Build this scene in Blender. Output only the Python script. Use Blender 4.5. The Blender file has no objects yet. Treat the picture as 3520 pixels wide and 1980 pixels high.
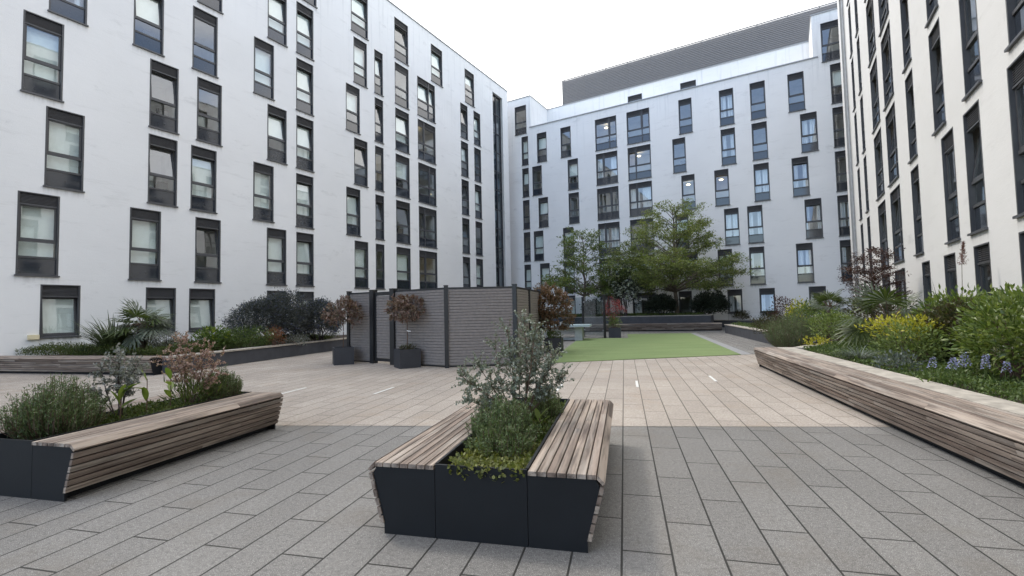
import bpy, math, random
import numpy as np
from mathutils import Vector, Matrix

random.seed(7)
RNG = np.random.default_rng(11)
sc = bpy.context.scene
COL = sc.collection
R = math.radians

# ------------------------------------------------------------------ helpers
class MB:
    """collects vertices and faces (with a material slot each) for one mesh object"""
    def __init__(s):
        s.v = []; s.f = []; s.m = []; s.dirt = []
    def add(s, verts, faces, m=0):
        b = len(s.v)
        s.v.extend(tuple(p) for p in verts)
        for f in faces:
            s.f.append(tuple(b + i for i in f)); s.m.append(m)
    def box(s, x0, y0, z0, x1, y1, z1, m=0):
        s.add([(x0,y0,z0),(x1,y0,z0),(x1,y1,z0),(x0,y1,z0),(x0,y0,z1),(x1,y0,z1),(x1,y1,z1),(x0,y1,z1)],
              [(0,3,2,1),(4,5,6,7),(0,1,5,4),(1,2,6,5),(2,3,7,6),(3,0,4,7)], m)
    def prism(s, poly, z0, z1, m=0):
        n = len(poly)
        s.add([(x,y,z0) for x,y in poly]+[(x,y,z1) for x,y in poly],
              [tuple(range(n-1,-1,-1)), tuple(range(n,2*n))]+[(i,(i+1)%n,n+(i+1)%n,n+i) for i in range(n)], m)
    def extr(s, sec, y0, y1, m=0):
        """section of (x,z) points pushed along y"""
        n = len(sec)
        s.add([(x,y0,z) for x,z in sec]+[(x,y1,z) for x,z in sec],
              [tuple(range(n)), tuple(range(2*n-1,n-1,-1))]+[(i,n+i,n+(i+1)%n,(i+1)%n) for i in range(n)], m)
    def tube(s, pts, rads, n=6, m=0):
        pts = [Vector(p) for p in pts]
        b = len(s.v); up = Vector((0.13,0.31,0.94))
        for i, p in enumerate(pts):
            d = (pts[min(i+1,len(pts)-1)] - pts[max(i-1,0)])
            if d.length < 1e-9: d = Vector((0,0,1))
            d.normalize()
            a = d.cross(up)
            if a.length < 1e-3: a = d.cross(Vector((1,0,0)))
            a.normalize(); c = d.cross(a)
            for k in range(n):
                t = 2*math.pi*k/n
                s.v.append(tuple(p + (a*math.cos(t)+c*math.sin(t))*rads[i]))
        for i in range(len(pts)-1):
            for k in range(n):
                s.f.append((b+i*n+k, b+i*n+(k+1)%n, b+(i+1)*n+(k+1)%n, b+(i+1)*n+k)); s.m.append(m)
        s.f.append(tuple(b+k for k in range(n-1,-1,-1))); s.m.append(m)
        s.f.append(tuple(b+(len(pts)-1)*n+k for k in range(n))); s.m.append(m)
    def lathe(s, prof, n=12, m=0, c=(0,0,0)):
        b = len(s.v)
        for r, z in prof:
            for k in range(n):
                t = 2*math.pi*k/n
                s.v.append((c[0]+r*math.cos(t), c[1]+r*math.sin(t), c[2]+z))
        for i in range(len(prof)-1):
            for k in range(n):
                s.f.append((b+i*n+k, b+i*n+(k+1)%n, b+(i+1)*n+(k+1)%n, b+(i+1)*n+k)); s.m.append(m)
    def mesh(s, name, mats, smooth=False):
        me = bpy.data.meshes.new(name)
        me.from_pydata(s.v, [], s.f)
        for mt in mats: me.materials.append(mt)
        if len(mats) > 1: me.polygons.foreach_set('material_index', s.m)
        if smooth: me.polygons.foreach_set('use_smooth', [True]*len(me.polygons))
        if s.dirt:                       # rain dirt running down from the sills: 1 at the sill, 0 lower down
            at = me.attributes.new('dirt', 'FLOAT', 'CORNER'); val = [0.0]*len(me.loops)
            for fi in s.dirt:
                ls = me.polygons[fi].loop_start; val[ls] = val[ls+1] = 1.0
            at.data.foreach_set('value', val)
        me.update()
        return me
    def build(s, name, mats, parent=None, smooth=False):
        if not isinstance(mats, (list, tuple)): mats = [mats]
        return link(name, s.mesh(name, mats, smooth), parent)

def link(name, me, parent=None, loc=None, rz=None):
    o = bpy.data.objects.new(name, me); COL.objects.link(o)
    if parent: o.parent = parent
    if loc is not None: o.location = loc
    if rz is not None: o.rotation_euler = (0,0,rz)
    return o

def tag(o, label=None, cat=None, group=None, kind=None):
    if label: o['label'] = label
    if cat: o['category'] = cat
    if group: o['group'] = group
    if kind: o['kind'] = kind
    return o

def thing(name, label, cat, loc=(0,0,0), rz=0, group=None):
    o = bpy.data.objects.new(name, None); COL.objects.link(o)
    o.location = loc; o.rotation_euler = (0,0,rz); o.empty_display_size = .2
    return tag(o, label, cat, group)

def copy_tree(o, parent=None):
    c = o.copy(); COL.objects.link(c)
    if parent: c.parent = parent
    for ch in list(o.children): copy_tree(ch, c)
    return c

def np_mesh(name, V, F, mats, midx=None):
    """V (n,3), F (m,k) -> mesh, quickly"""
    me = bpy.data.meshes.new(name)
    V = np.ascontiguousarray(V, dtype=np.float32); F = np.ascontiguousarray(F, dtype=np.int32)
    me.vertices.add(len(V)); me.vertices.foreach_set('co', V.ravel())
    k = F.shape[1]
    me.loops.add(F.size); me.loops.foreach_set('vertex_index', F.ravel())
    me.polygons.add(len(F)); me.polygons.foreach_set('loop_start', np.arange(0, F.size, k, dtype=np.int32))
    for mt in mats: me.materials.append(mt)
    if midx is not None: me.polygons.foreach_set('material_index', np.ascontiguousarray(midx, dtype=np.int32))
    me.update(calc_edges=True)
    return me

# ------------------------------------------------------------------ materials
def nt(name):
    m = bpy.data.materials.new(name); m.use_nodes = True
    t = m.node_tree
    for n in list(t.nodes): t.nodes.remove(n)
    out = t.nodes.new('ShaderNodeOutputMaterial')
    return m, t, out
def N(t, typ, **kw):
    n = t.nodes.new(typ)
    for k, v in kw.items():
        if k.startswith('i_'):
            n.inputs[k[2:].replace('_',' ')].default_value = v
        else: setattr(n, k, v)
    return n
def L(t, a, b): t.links.new(a, b)
def ramp(t, fac, stops):
    r = N(t, 'ShaderNodeValToRGB')
    e = r.color_ramp.elements
    while len(e) < len(stops): e.new(.5)
    for i, (p, c) in enumerate(stops):
        e[i].position = p; e[i].color = (*c, 1) if len(c) == 3 else c
    L(t, fac, r.inputs[0]); return r
def mix(t, fac, a, b, bt='MIX'):
    n = N(t, 'ShaderNodeMix', data_type='RGBA', blend_type=bt)
    for s_, v in ((0, fac), (6, a), (7, b)):
        if isinstance(v, (int, float)): n.inputs[s_].default_value = v
        elif isinstance(v, tuple): n.inputs[s_].default_value = (*v, 1)
        else: L(t, v, n.inputs[s_])
    return n.outputs[2]
def bsdf(t, out, col=None, rough=.7, **kw):
    p = N(t, 'ShaderNodeBsdfPrincipled')
    if col is not None:
        if isinstance(col, tuple): p.inputs['Base Color'].default_value = (*col, 1)
        else: L(t, col, p.inputs['Base Color'])
    p.inputs['Roughness'].default_value = rough
    for k, v in kw.items(): p.inputs[k].default_value = v
    L(t, p.outputs[0], out.inputs[0]); return p
def noise(t, vec, scale, detail=4, rough=.55):
    n = N(t, 'ShaderNodeTexNoise'); n.inputs['Scale'].default_value = scale
    n.inputs['Detail'].default_value = detail; n.inputs['Roughness'].default_value = rough
    if vec is not None: L(t, vec, n.inputs['Vector'])
    return n
def mapping(t, vec, scale=(1,1,1), rot=(0,0,0), loc=(0,0,0)):
    n = N(t, 'ShaderNodeMapping'); n.inputs['Scale'].default_value = scale
    n.inputs['Rotation'].default_value = rot; n.inputs['Location'].default_value = loc
    L(t, vec, n.inputs['Vector']); return n.outputs[0]
def bump(t, h, p, strength=.3, dist=.01):
    b = N(t, 'ShaderNodeBump'); b.inputs['Strength'].default_value = strength; b.inputs['Distance'].default_value = dist
    L(t, h, b.inputs['Height']); L(t, b.outputs[0], p.inputs['Normal'])

def mat_plain(name, col, rough=.6, var=.12, scale=6, **kw):
    m, t, out = nt(name)
    tc = N(t, 'ShaderNodeTexCoord')
    n = noise(t, tc.outputs['Object'], scale, 5)
    lo = tuple(c*(1-var) for c in col); hi = tuple(min(1, c*(1+var)) for c in col)
    r = ramp(t, n.outputs[0], [(.3, lo), (.7, hi)])
    bsdf(t, out, r.outputs[0], rough, **kw); return m

def mat_render(name, base=(.78,.775,.765), k=1.0):
    m, t, out = nt(name)
    tc = N(t, 'ShaderNodeTexCoord'); ob = tc.outputs['Object']
    n1 = noise(t, mapping(t, ob, (.22,.22,.3)), 1.0, 6, .6)
    c = mix(t, ramp(t, n1.outputs[0], [(.35,(0,0,0)),(.75,(1,1,1))]).outputs[0], base, tuple(x*.9 for x in base))
    # faint trowel drag, horizontal
    n2 = noise(t, mapping(t, ob, (.5,.5,3.2), loc=(3,1,7)), 1.3, 8, .7)
    c = mix(t, ramp(t, n2.outputs[0], [(.57,(0,0,0)),(.80,(.5,.5,.5))]).outputs[0], c, (.50,.49,.47))
    # vertical water streaks
    n3 = noise(t, mapping(t, ob, (3.2,3.2,.16), loc=(9,2,3)), 1.6, 5, .6)
    zz = N(t, 'ShaderNodeSeparateXYZ'); L(t, ob, zz.inputs[0])
    zr = N(t, 'ShaderNodeMapRange'); zr.inputs['From Min'].default_value = 13; zr.inputs['From Max'].default_value = 18
    L(t, zz.outputs[2], zr.inputs['Value'])
    st = ramp(t, n3.outputs[0], [(.54,(0,0,0)),(.74,(.42,.42,.42))])
    mu = N(t, 'ShaderNodeMath', operation='MULTIPLY'); L(t, st.outputs[0], mu.inputs[0]); L(t, zr.outputs[0], mu.inputs[1])
    c = mix(t, mu.outputs[0], c, (.42,.43,.44))
    # scattered smudges
    n4 = noise(t, mapping(t, ob, (1.0,1.0,2.2), loc=(20,5,1)), .55, 9, .75)
    c = mix(t, ramp(t, n4.outputs[0], [(.59,(0,0,0)),(.71,(.5,.5,.5))]).outputs[0], c, (.40,.40,.39))
    da = N(t, 'ShaderNodeAttribute', attribute_name='dirt')
    n7 = noise(t, mapping(t, ob, (7,7,.35), loc=(4,8,2)), 1.6, 5, .6)
    dm = N(t, 'ShaderNodeMath', operation='MULTIPLY'); L(t, da.outputs['Fac'], dm.inputs[0])
    L(t, ramp(t, n7.outputs[0], [(.40,(.10,.10,.10)),(.66,(.75,.75,.75))]).outputs[0], dm.inputs[1])
    c = mix(t, dm.outputs[0], c, (.38,.37,.35))
    p = bsdf(t, out, c, .9)
    g = noise(t, ob, 38, 6, .65)
    g2 = noise(t, mapping(t, ob, (1,1,2.4)), 4, 5, .6)
    ad = N(t, 'ShaderNodeMath', operation='ADD'); L(t, g.outputs[0], ad.inputs[0]); L(t, g2.outputs[0], ad.inputs[1])
    bump(t, ad.outputs[0], p, .35, .012)
    return m

def mat_paving(name, c1, c2, joint, speck):
    m, t, out = nt(name)
    tc = N(t, 'ShaderNodeTexCoord')
    ob = mapping(t, tc.outputs['Object'], rot=(0,0,R(-76.6)), loc=(0,0,0))
    br = N(t, 'ShaderNodeTexBrick', offset=.5, squash=1.0)
    br.inputs['Scale'].default_value = 1; br.inputs['Mortar Size'].default_value = .0075
    br.inputs['Mortar Smooth'].default_value = .25; br.inputs['Bias'].default_value = 0
    br.inputs['Brick Width'].default_value = .9; br.inputs['Row Height'].default_value = .298
    br.inputs['Color1'].default_value = (0,0,0,1); br.inputs['Color2'].default_value = (1,1,1,1); br.inputs['Mortar'].default_value = (.5,.5,.5,1)
    L(t, mapping(t, ob, loc=(.55,-.062,0)), br.inputs['Vector'])
    c = mix(t, br.outputs['Color'], c1, c2)
    n0 = noise(t, tc.outputs['Object'], .55, 5, .6)          # broad weathering
    c = mix(t, ramp(t, n0.outputs[0], [(.38,(0,0,0)),(.68,(.55,.55,.55))]).outputs[0], c, tuple(x*.68 for x in c1))
    n4 = noise(t, tc.outputs['Object'], 3.1, 5, .65)
    c = mix(t, ramp(t, n4.outputs[0], [(.55,(0,0,0)),(.74,(.4,.4,.4))]).outputs[0], c, tuple(x*.72 for x in c2))
    n1 = noise(t, tc.outputs['Object'], 190, 2, .6)           # aggregate
    c = mix(t, ramp(t, n1.outputs[0], [(.56,(0,0,0)),(.68,(.9,.9,.9))]).outputs[0], c, speck)
    c = mix(t, ramp(t, n1.outputs[0], [(.30,(.6,.6,.6)),(.44,(0,0,0))]).outputs[0], c, tuple(x*.4 for x in c1))
    n2 = noise(t, tc.outputs['Object'], 34, 3, .6)
    c = mix(t, ramp(t, n2.outputs[0], [(.45,(0,0,0)),(.66,(.45,.45,.45))]).outputs[0], c, tuple(x*.5 for x in c1))
    n5 = noise(t, tc.outputs['Object'], 62, 2, .6)
    c = mix(t, ramp(t, n5.outputs[0], [(.58,(0,0,0)),(.72,(.2,.2,.2))]).outputs[0], c, speck)
    n6 = noise(t, mapping(t, tc.outputs['Object'], loc=(11,4,0)), 1.1, 6, .7)
    c = mix(t, ramp(t, n6.outputs[0], [(.52,(0,0,0)),(.70,(.5,.5,.5))]).outputs[0], c, (c1[0]*.92,c1[1]*.83,c1[2]*.72))
    c = mix(t, br.outputs['Fac'], c, joint)
    p = bsdf(t, out, c, .85)
    iv = N(t, 'ShaderNodeMath', operation='MULTIPLY_ADD'); L(t, br.outputs['Fac'], iv.inputs[0]); iv.inputs[1].default_value = -1.6
    L(t, n1.outputs[0], iv.inputs[2])
    bump(t, iv.outputs[0], p, .5, .004)
    return m

def mat_wood(name, cols, along='y'):
    """weathered hardwood, grain along local y, tone changing board to board"""
    m, t, out = nt(name)
    tc = N(t, 'ShaderNodeTexCoord'); ge = N(t, 'ShaderNodeNewGeometry')
    rnd = ge.outputs['Random Per Island']
    off = N(t, 'ShaderNodeVectorMath', operation='ADD')
    cb = N(t, 'ShaderNodeCombineXYZ'); ml = N(t, 'ShaderNodeMath', operation='MULTIPLY'); ml.inputs[1].default_value = 37
    L(t, rnd, ml.inputs[0]); L(t, ml.outputs[0], cb.inputs[0]); L(t, ml.outputs[0], cb.inputs[1])
    L(t, tc.outputs['Object'], off.inputs[0]); L(t, cb.outputs[0], off.inputs[1])
    sc_ = (26,1.1,26)
    g = noise(t, mapping(t, off.outputs[0], sc_), 1.0, 8, .62)
    g2 = noise(t, mapping(t, off.outputs[0], (5,.55,5)), 1.0, 5, .6)
    c = ramp(t, rnd, [(0,cols[0]),(.3,cols[1]),(.65,cols[2]),(1,cols[3])]).outputs[0]
    c = mix(t, ramp(t, g.outputs[0], [(.40,(.85,.85,.85)),(.56,(0,0,0))]).outputs[0], c, tuple(x*.45 for x in cols[0]))
    c = mix(t, ramp(t, g2.outputs[0], [(.5,(0,0,0)),(.72,(.7,.7,.7))]).outputs[0], c, (.40,.37,.33))
    c = mix(t, ramp(t, g2.outputs[0], [(.30,(.55,.55,.55)),(.46,(0,0,0))]).outputs[0], c, (.095,.06,.045))
    p = bsdf(t, out, c, .72)
    bump(t, g.outputs[0], p, .35, .003)
    return m

def mat_leaf(name, cols, trans=.25, rough=.5, spec=.4):
    m, t, out = nt(name)
    ge = N(t, 'ShaderNodeNewGeometry')
    n = len(cols)
    r = ramp(t, ge.outputs['Random Per Island'], [(i/(n-1) if n > 1 else 0, c) for i, c in enumerate(cols)])
    p = N(t, 'ShaderNodeBsdfPrincipled'); L(t, r.outputs[0], p.inputs['Base Color']); p.inputs['Roughness'].default_value = rough
    p.inputs['Specular IOR Level'].default_value = spec
    tr = N(t, 'ShaderNodeBsdfTranslucent'); L(t, mix(t, 1.0, r.outputs[0], (1.15,1.2,.7), 'MULTIPLY'), tr.inputs[0])
    ms = N(t, 'ShaderNodeMixShader'); ms.inputs[0].default_value = trans
    L(t, p.outputs[0], ms.inputs[1]); L(t, tr.outputs[0], ms.inputs[2]); L(t, ms.outputs[0], out.inputs[0])
    return m

def mat_glass(name, tint=(.92,.97,.955), ior=2.35):
    m, t, out = nt(name)
    fr = N(t, 'ShaderNodeFresnel'); ge = N(t, 'ShaderNodeNewGeometry')
    mi = N(t, 'ShaderNodeMapRange'); mi.inputs['To Min'].default_value = ior; mi.inputs['To Max'].default_value = 1/ior
    L(t, ge.outputs['Backfacing'], mi.inputs['Value']); L(t, mi.outputs[0], fr.inputs['IOR'])
    tr = N(t, 'ShaderNodeBsdfTransparent'); tr.inputs[0].default_value = (*tint, 1)
    gl = N(t, 'ShaderNodeBsdfGlossy'); gl.inputs['Roughness'].default_value = .0; gl.inputs[0].default_value = (.95,.97,1,1)
    tc = N(t, 'ShaderNodeTexCoord'); nz = noise(t, tc.outputs['Object'], 1.3, 2)
    b = N(t, 'ShaderNodeBump'); b.inputs['Strength'].default_value = .03; b.inputs['Distance'].default_value = .02
    L(t, nz.outputs[0], b.inputs['Height']); L(t, b.outputs[0], gl.inputs['Normal'])
    ms = N(t, 'ShaderNodeMixShader'); L(t, fr.outputs[0], ms.inputs[0]); L(t, tr.outputs[0], ms.inputs[1]); L(t, gl.outputs[0], ms.inputs[2])
    L(t, ms.outputs[0], out.inputs[0]); return m

def mat_emit(name, col, s):
    m, t, out = nt(name)
    e = N(t, 'ShaderNodeEmission'); e.inputs[0].default_value = (*col,1); e.inputs[1].default_value = s
    L(t, e.outputs[0], out.inputs[0]); return m

M = {}
M['render'] = mat_render('white_render')
M['render_sun_toned'] = mat_render('white_render_sun_toned', (.675,.668,.655))  # same render as the other blocks, warm light tone put into its colour
M['coping_metal'] = mat_plain('roof_coping', (.30,.31,.32), .5)
M['frame'] = mat_plain('window_metal', (.058,.059,.063), .45, .1)
M['louvre'] = mat_plain('louvre_metal', (.085,.085,.09), .5, .1)
M['sill'] = mat_plain('sill_metal', (.07,.072,.078), .4, .1)
M['spandrel'] = mat_plain('spandrel_glass', (.022,.027,.036), .06, .1, **{'Specular IOR Level': .9})
M['glass'] = mat_glass('window_glass')
M['blind'] = mat_plain('roller_blind', (.82,.85,.82), .85, .04)
M['curtain'] = mat_plain('curtain_cloth', (.72,.73,.76), .9, .06)
M['room'] = mat_plain('room_plaster', (.55,.53,.50), .9, .1, 2)
M['item'] = mat_plain('dark_furniture', (.05,.045,.04), .6)
M['lamp'] = mat_emit('lit_ceiling_lamp', (1,.78,.42), 2)
M['stairglass'] = mat_glass('stair_glass', (.42,.50,.54), 2.0)
M['screen'] = mat_plain('roof_screen_metal', (.19,.18,.175), .55, .08)
M['pave_grey'] = mat_paving('grey_paving', (.148,.143,.136), (.192,.186,.176), (.022,.021,.019), (.56,.55,.53))
M['pave_buff'] = mat_paving('buff_paving', (.32,.277,.238), (.41,.362,.316), (.10,.085,.07), (.68,.64,.58))
M['edging'] = mat_plain('grey_edging', (.25,.255,.26), .85, .12, 9)
M['strip'] = mat_plain('white_inset', (.62,.62,.60), .6, .04)
M['wood'] = mat_wood('weathered_timber', [(.155,.117,.095),(.275,.215,.175),(.38,.315,.26),(.195,.15,.122)])
M['steel'] = mat_plain('anthracite_steel', (.012,.014,.017), .5, .12, 3, **{'Specular IOR Level': .22})
M['wallpaint'] = mat_plain('dark_grey_render', (.055,.058,.068), .8, .15, 4)
M['copestone'] = mat_plain('pale_coping_stone', (.37,.34,.295), .85, .28, 7)
M['soil'] = mat_plain('bark_soil', (.035,.024,.016), .95, .4, 30)
M['board'] = mat_plain('composite_board', (.205,.184,.172), .65, .14, 14)
M['post'] = mat_plain('black_post', (.016,.017,.019), .4, .1)
M['concrete'] = mat_plain('pale_concrete', (.42,.44,.42), .85, .12, 7)
M['tabletop'] = mat_plain('table_blue_grey', (.32,.40,.42), .5, .08, 5)
M['scrglass'] = mat_glass('screen_glass', (.80,.84,.85), 1.6)
M['paper'] = mat_plain('white_paper', (.80,.80,.79), .7, .03)
M['cream'] = mat_plain('cream_plastic', (.68,.60,.40), .5, .06)
M['bark'] = mat_plain('tree_bark', (.115,.095,.075), .9, .35, 18)
M['twig'] = mat_plain('twig_bark', (.11,.072,.052), .9, .3, 25)
M['darktwig'] = mat_plain('dark_twig_bark', (.05,.038,.034), .9, .3, 25)
M['boxmetal'] = mat_plain('planter_charcoal', (.032,.034,.041), .6, .1, 4)

# lawn
def mat_lawn():
    m, t, out = nt('lawn_green')
    tc = N(t, 'ShaderNodeTexCoord'); ob = tc.outputs['Object']
    n = noise(t, mapping(t, ob, (.35,2.2,1), rot=(0,0,R(8))), 1.2, 6, .65)
    c = ramp(t, n.outputs[0], [(.3,(.125,.185,.065)),(.5,(.165,.235,.085)),(.72,(.21,.275,.11))]).outputs[0]
    n2 = noise(t, ob, 45, 4, .7)
    c = mix(t, ramp(t, n2.outputs[0], [(.35,(.55,.55,.55)),(.58,(0,0,0))]).outputs[0], c, (.085,.125,.045))
    c = mix(t, ramp(t, n2.outputs[0], [(.55,(0,0,0)),(.72,(.5,.5,.5))]).outputs[0], c, (.27,.31,.15))
    n3 = noise(t, ob, .5, 5, .6)
    c = mix(t, ramp(t, n3.outputs[0], [(.45,(0,0,0)),(.7,(.5,.5,.5))]).outputs[0], c, (.15,.195,.075))
    p = bsdf(t, out, c, .9); bump(t, n2.outputs[0], p, .6, .02); return m
M['lawn'] = mat_lawn()

G_ = lambda r,g,b: (r,g,b)
LEAF = {
 'tree': mat_leaf('tree_leaf', [(.07,.105,.032),(.125,.17,.05),(.19,.23,.072),(.25,.27,.095)], .35),
 'tree2': mat_leaf('tree_leaf_small', [(.055,.095,.028),(.10,.15,.042),(.155,.205,.06),(.21,.235,.075)], .35),
 'dark': mat_leaf('dark_evergreen_leaf', [(.022,.030,.022),(.030,.042,.028),(.046,.058,.040)], .15, .4),
 'ceano': mat_leaf('ceanothus_leaf', [(.036,.044,.036),(.07,.078,.07),(.125,.13,.13)], .12, .4),
 'blueflower': mat_leaf('ceanothus_flower', [(.065,.075,.13),(.10,.115,.19),(.15,.165,.25)], .2),
 'euc': mat_leaf('eucalyptus_leaf', [(.11,.135,.10),(.175,.205,.165),(.25,.285,.245),(.13,.15,.10)], .2, .45),
 'greyleaf': mat_leaf('grey_shrub_leaf', [(.12,.13,.115),(.19,.20,.18),(.26,.265,.25)], .2),
 'pink': mat_leaf('pink_shrub_leaf', [(.20,.11,.095),(.34,.21,.18),(.46,.34,.30),(.14,.105,.06)], .3),
 'ros': mat_leaf('rosemary_needle', [(.06,.10,.038),(.105,.15,.06),(.16,.205,.095)], .2),
 'rosl': mat_leaf('rosemary_light_needle', [(.06,.095,.035),(.10,.145,.055),(.14,.175,.08)], .25),
 'cover': mat_leaf('cover_leaf', [(.04,.065,.016),(.07,.105,.024),(.11,.145,.035),(.075,.07,.028)], .3),
 'coverdk': mat_leaf('cover_leaf_dark', [(.055,.09,.025),(.095,.14,.038),(.145,.195,.058)], .3),
 'coveryl': mat_leaf('cover_leaf_yellow', [(.075,.095,.022),(.145,.165,.04),(.23,.235,.075),(.05,.07,.02)], .3),
 'broad': mat_leaf('broad_leaf', [(.10,.16,.035),(.15,.21,.05),(.19,.25,.06)], .4, .4),
 'photinia': mat_leaf('bronze_leaf', [(.11,.06,.046),(.165,.095,.072),(.235,.165,.135),(.085,.085,.042)], .2, .35, .6),
 'photinia2': mat_leaf('orange_bronze_leaf', [(.16,.075,.038),(.21,.115,.06),(.13,.085,.05),(.085,.085,.045)], .25, .35, .6),
 'redacer': mat_leaf('red_maple_leaf', [(.20,.028,.04),(.32,.06,.075),(.40,.15,.15)], .35),
 'darkacer': mat_leaf('dark_purple_leaf', [(.045,.022,.024),(.072,.036,.034),(.10,.052,.040)], .3),
 'choisya': mat_leaf('choisya_leaf', [(.055,.09,.02),(.105,.155,.032),(.165,.22,.05),(.245,.285,.085)], .3, .35, .6),
 'yellow': mat_leaf('yellow_choisya_leaf', [(.25,.26,.03),(.42,.39,.045),(.54,.48,.07)], .35, .45),
 'lightgrn': mat_leaf('light_green_leaf', [(.10,.145,.036),(.17,.225,.065),(.255,.31,.11),(.08,.115,.028)], .3),
 'mid': mat_leaf('mid_green_leaf', [(.06,.10,.026),(.10,.155,.038),(.145,.20,.055)], .3),
 'darkmix': mat_leaf('brown_green_leaf', [(.045,.05,.022),(.075,.08,.032),(.09,.065,.035)], .25),
 'strap': mat_leaf('strap_leaf', [(.045,.065,.030),(.075,.095,.045),(.11,.13,.07)], .25),
 'bluestrap': mat_leaf('blue_grey_blade', [(.075,.095,.085),(.12,.145,.13),(.17,.19,.175)], .25),
 'palm': mat_leaf('palm_leaf', [(.038,.060,.018),(.065,.095,.025),(.10,.13,.038)], .3, .4, .6),
 'palmgrey': mat_leaf('palm_grey_leaf', [(.10,.125,.09),(.16,.185,.14)], .3, .4, .6),
 'white': mat_leaf('white_petal', [(.62,.62,.58),(.75,.75,.72)], .3),
 'creamfl': mat_leaf('cream_blossom', [(.36,.40,.32),(.50,.53,.45)], .3),
 'bell': mat_leaf('bluebell_petal', [(.17,.18,.36),(.25,.26,.46),(.33,.34,.52)], .3),
 'plume': mat_leaf('red_brown_plume', [(.12,.05,.04),(.18,.085,.065)], .3),
 'euph': mat_leaf('lime_bract', [(.24,.30,.04),(.34,.38,.07)], .3),
 'rust': mat_leaf('rust_leaf', [(.17,.07,.035),(.24,.11,.06)], .3),
}

# ------------------------------------------------------------------ leaf clouds
T_DIAMOND = (np.array([(0,0,0),(.5,.45,.10),(0,1,-.06),(-.5,.45,.10)]), np.array([(0,1,2),(0,2,3)]))
T_ROUND = (np.array([(0,0,0),(.42,.22,.05),(.5,.6,.08),(0,1,0),(-.5,.6,.08),(-.42,.22,.05)]), np.array([(0,1,2),(0,2,3),(0,3,4),(0,4,5)]))
T_LONG = (np.array([(0,0,0),(.42,.28,.09),(.5,.55,.06),(0,1,-.16),(-.5,.55,.06),(-.42,.28,.09),(0,.5,-.02)]),
          np.array([(0,1,6),(1,2,6),(2,3,6),(3,4,6),(4,5,6),(5,0,6)]))
T_NEEDLE = (np.array([(-.5,0,0),(.5,0,0),(0,1,.02)]), np.array([(0,1,2)]))

def unit(v): return v/np.maximum(np.linalg.norm(v, axis=-1, keepdims=True), 1e-9)
def leaf_arrays(tmpl, pos, dirs, length, width, upbias=.6):
    """one leaf per row: base at pos, pointing along dirs, its face turned mostly upward"""
    n = len(pos); TV, TF = tmpl
    y = unit(np.asarray(dirs, float))
    up = np.array([0,0,1.0])*upbias + RNG.normal(0, .55, (n,3))
    x = unit(np.cross(y, up)); z = np.cross(x, y)
    length = np.broadcast_to(length, (n,)); width = np.broadcast_to(width, (n,))
    V = (pos[:,None,:] + x[:,None,:]*(TV[None,:,0:1]*width[:,None,None]) + y[:,None,:]*(TV[None,:,1:2]*length[:,None,None])
         + z[:,None,:]*(TV[None,:,2:3]*length[:,None,None]))
    F = TF[None] + (np.arange(n)*len(TV))[:,None,None]
    return V.reshape(-1,3), F.reshape(-1, TF.shape[1])
def leaves(name, mat, parent, tmpl, pos, dirs, length, width, upbias=.6):
    V, F = leaf_arrays(tmpl, np.asarray(pos,float), dirs, length, width, upbias)
    return link(name, np_mesh(name, V, F, [mat]), parent)

def shell_points(n, r, lumps=9, fill=.35, lo=-1.0, seed=0):
    """clump centres through an uneven, lobed ellipsoid; returns centres and outward directions"""
    rg = np.random.default_rng(seed)
    d = unit(rg.normal(size=(n*2,3))); d = d[d[:,2] > lo][:n]
    lobes = unit(rg.normal(size=(lumps,3))); amp = rg.uniform(.05,.28 if lumps < 12 else .40,lumps)
    k = 1 - .16 + (np.exp(6*(d@lobes.T-1))*amp).sum(1)
    rad = np.where(rg.random(len(d)) < fill, rg.uniform(.35,.85,len(d)), rg.uniform(.8,1.0,len(d)))*k
    return d*rad[:,None]*np.array(r), unit(d/np.array(r)), rg

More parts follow.
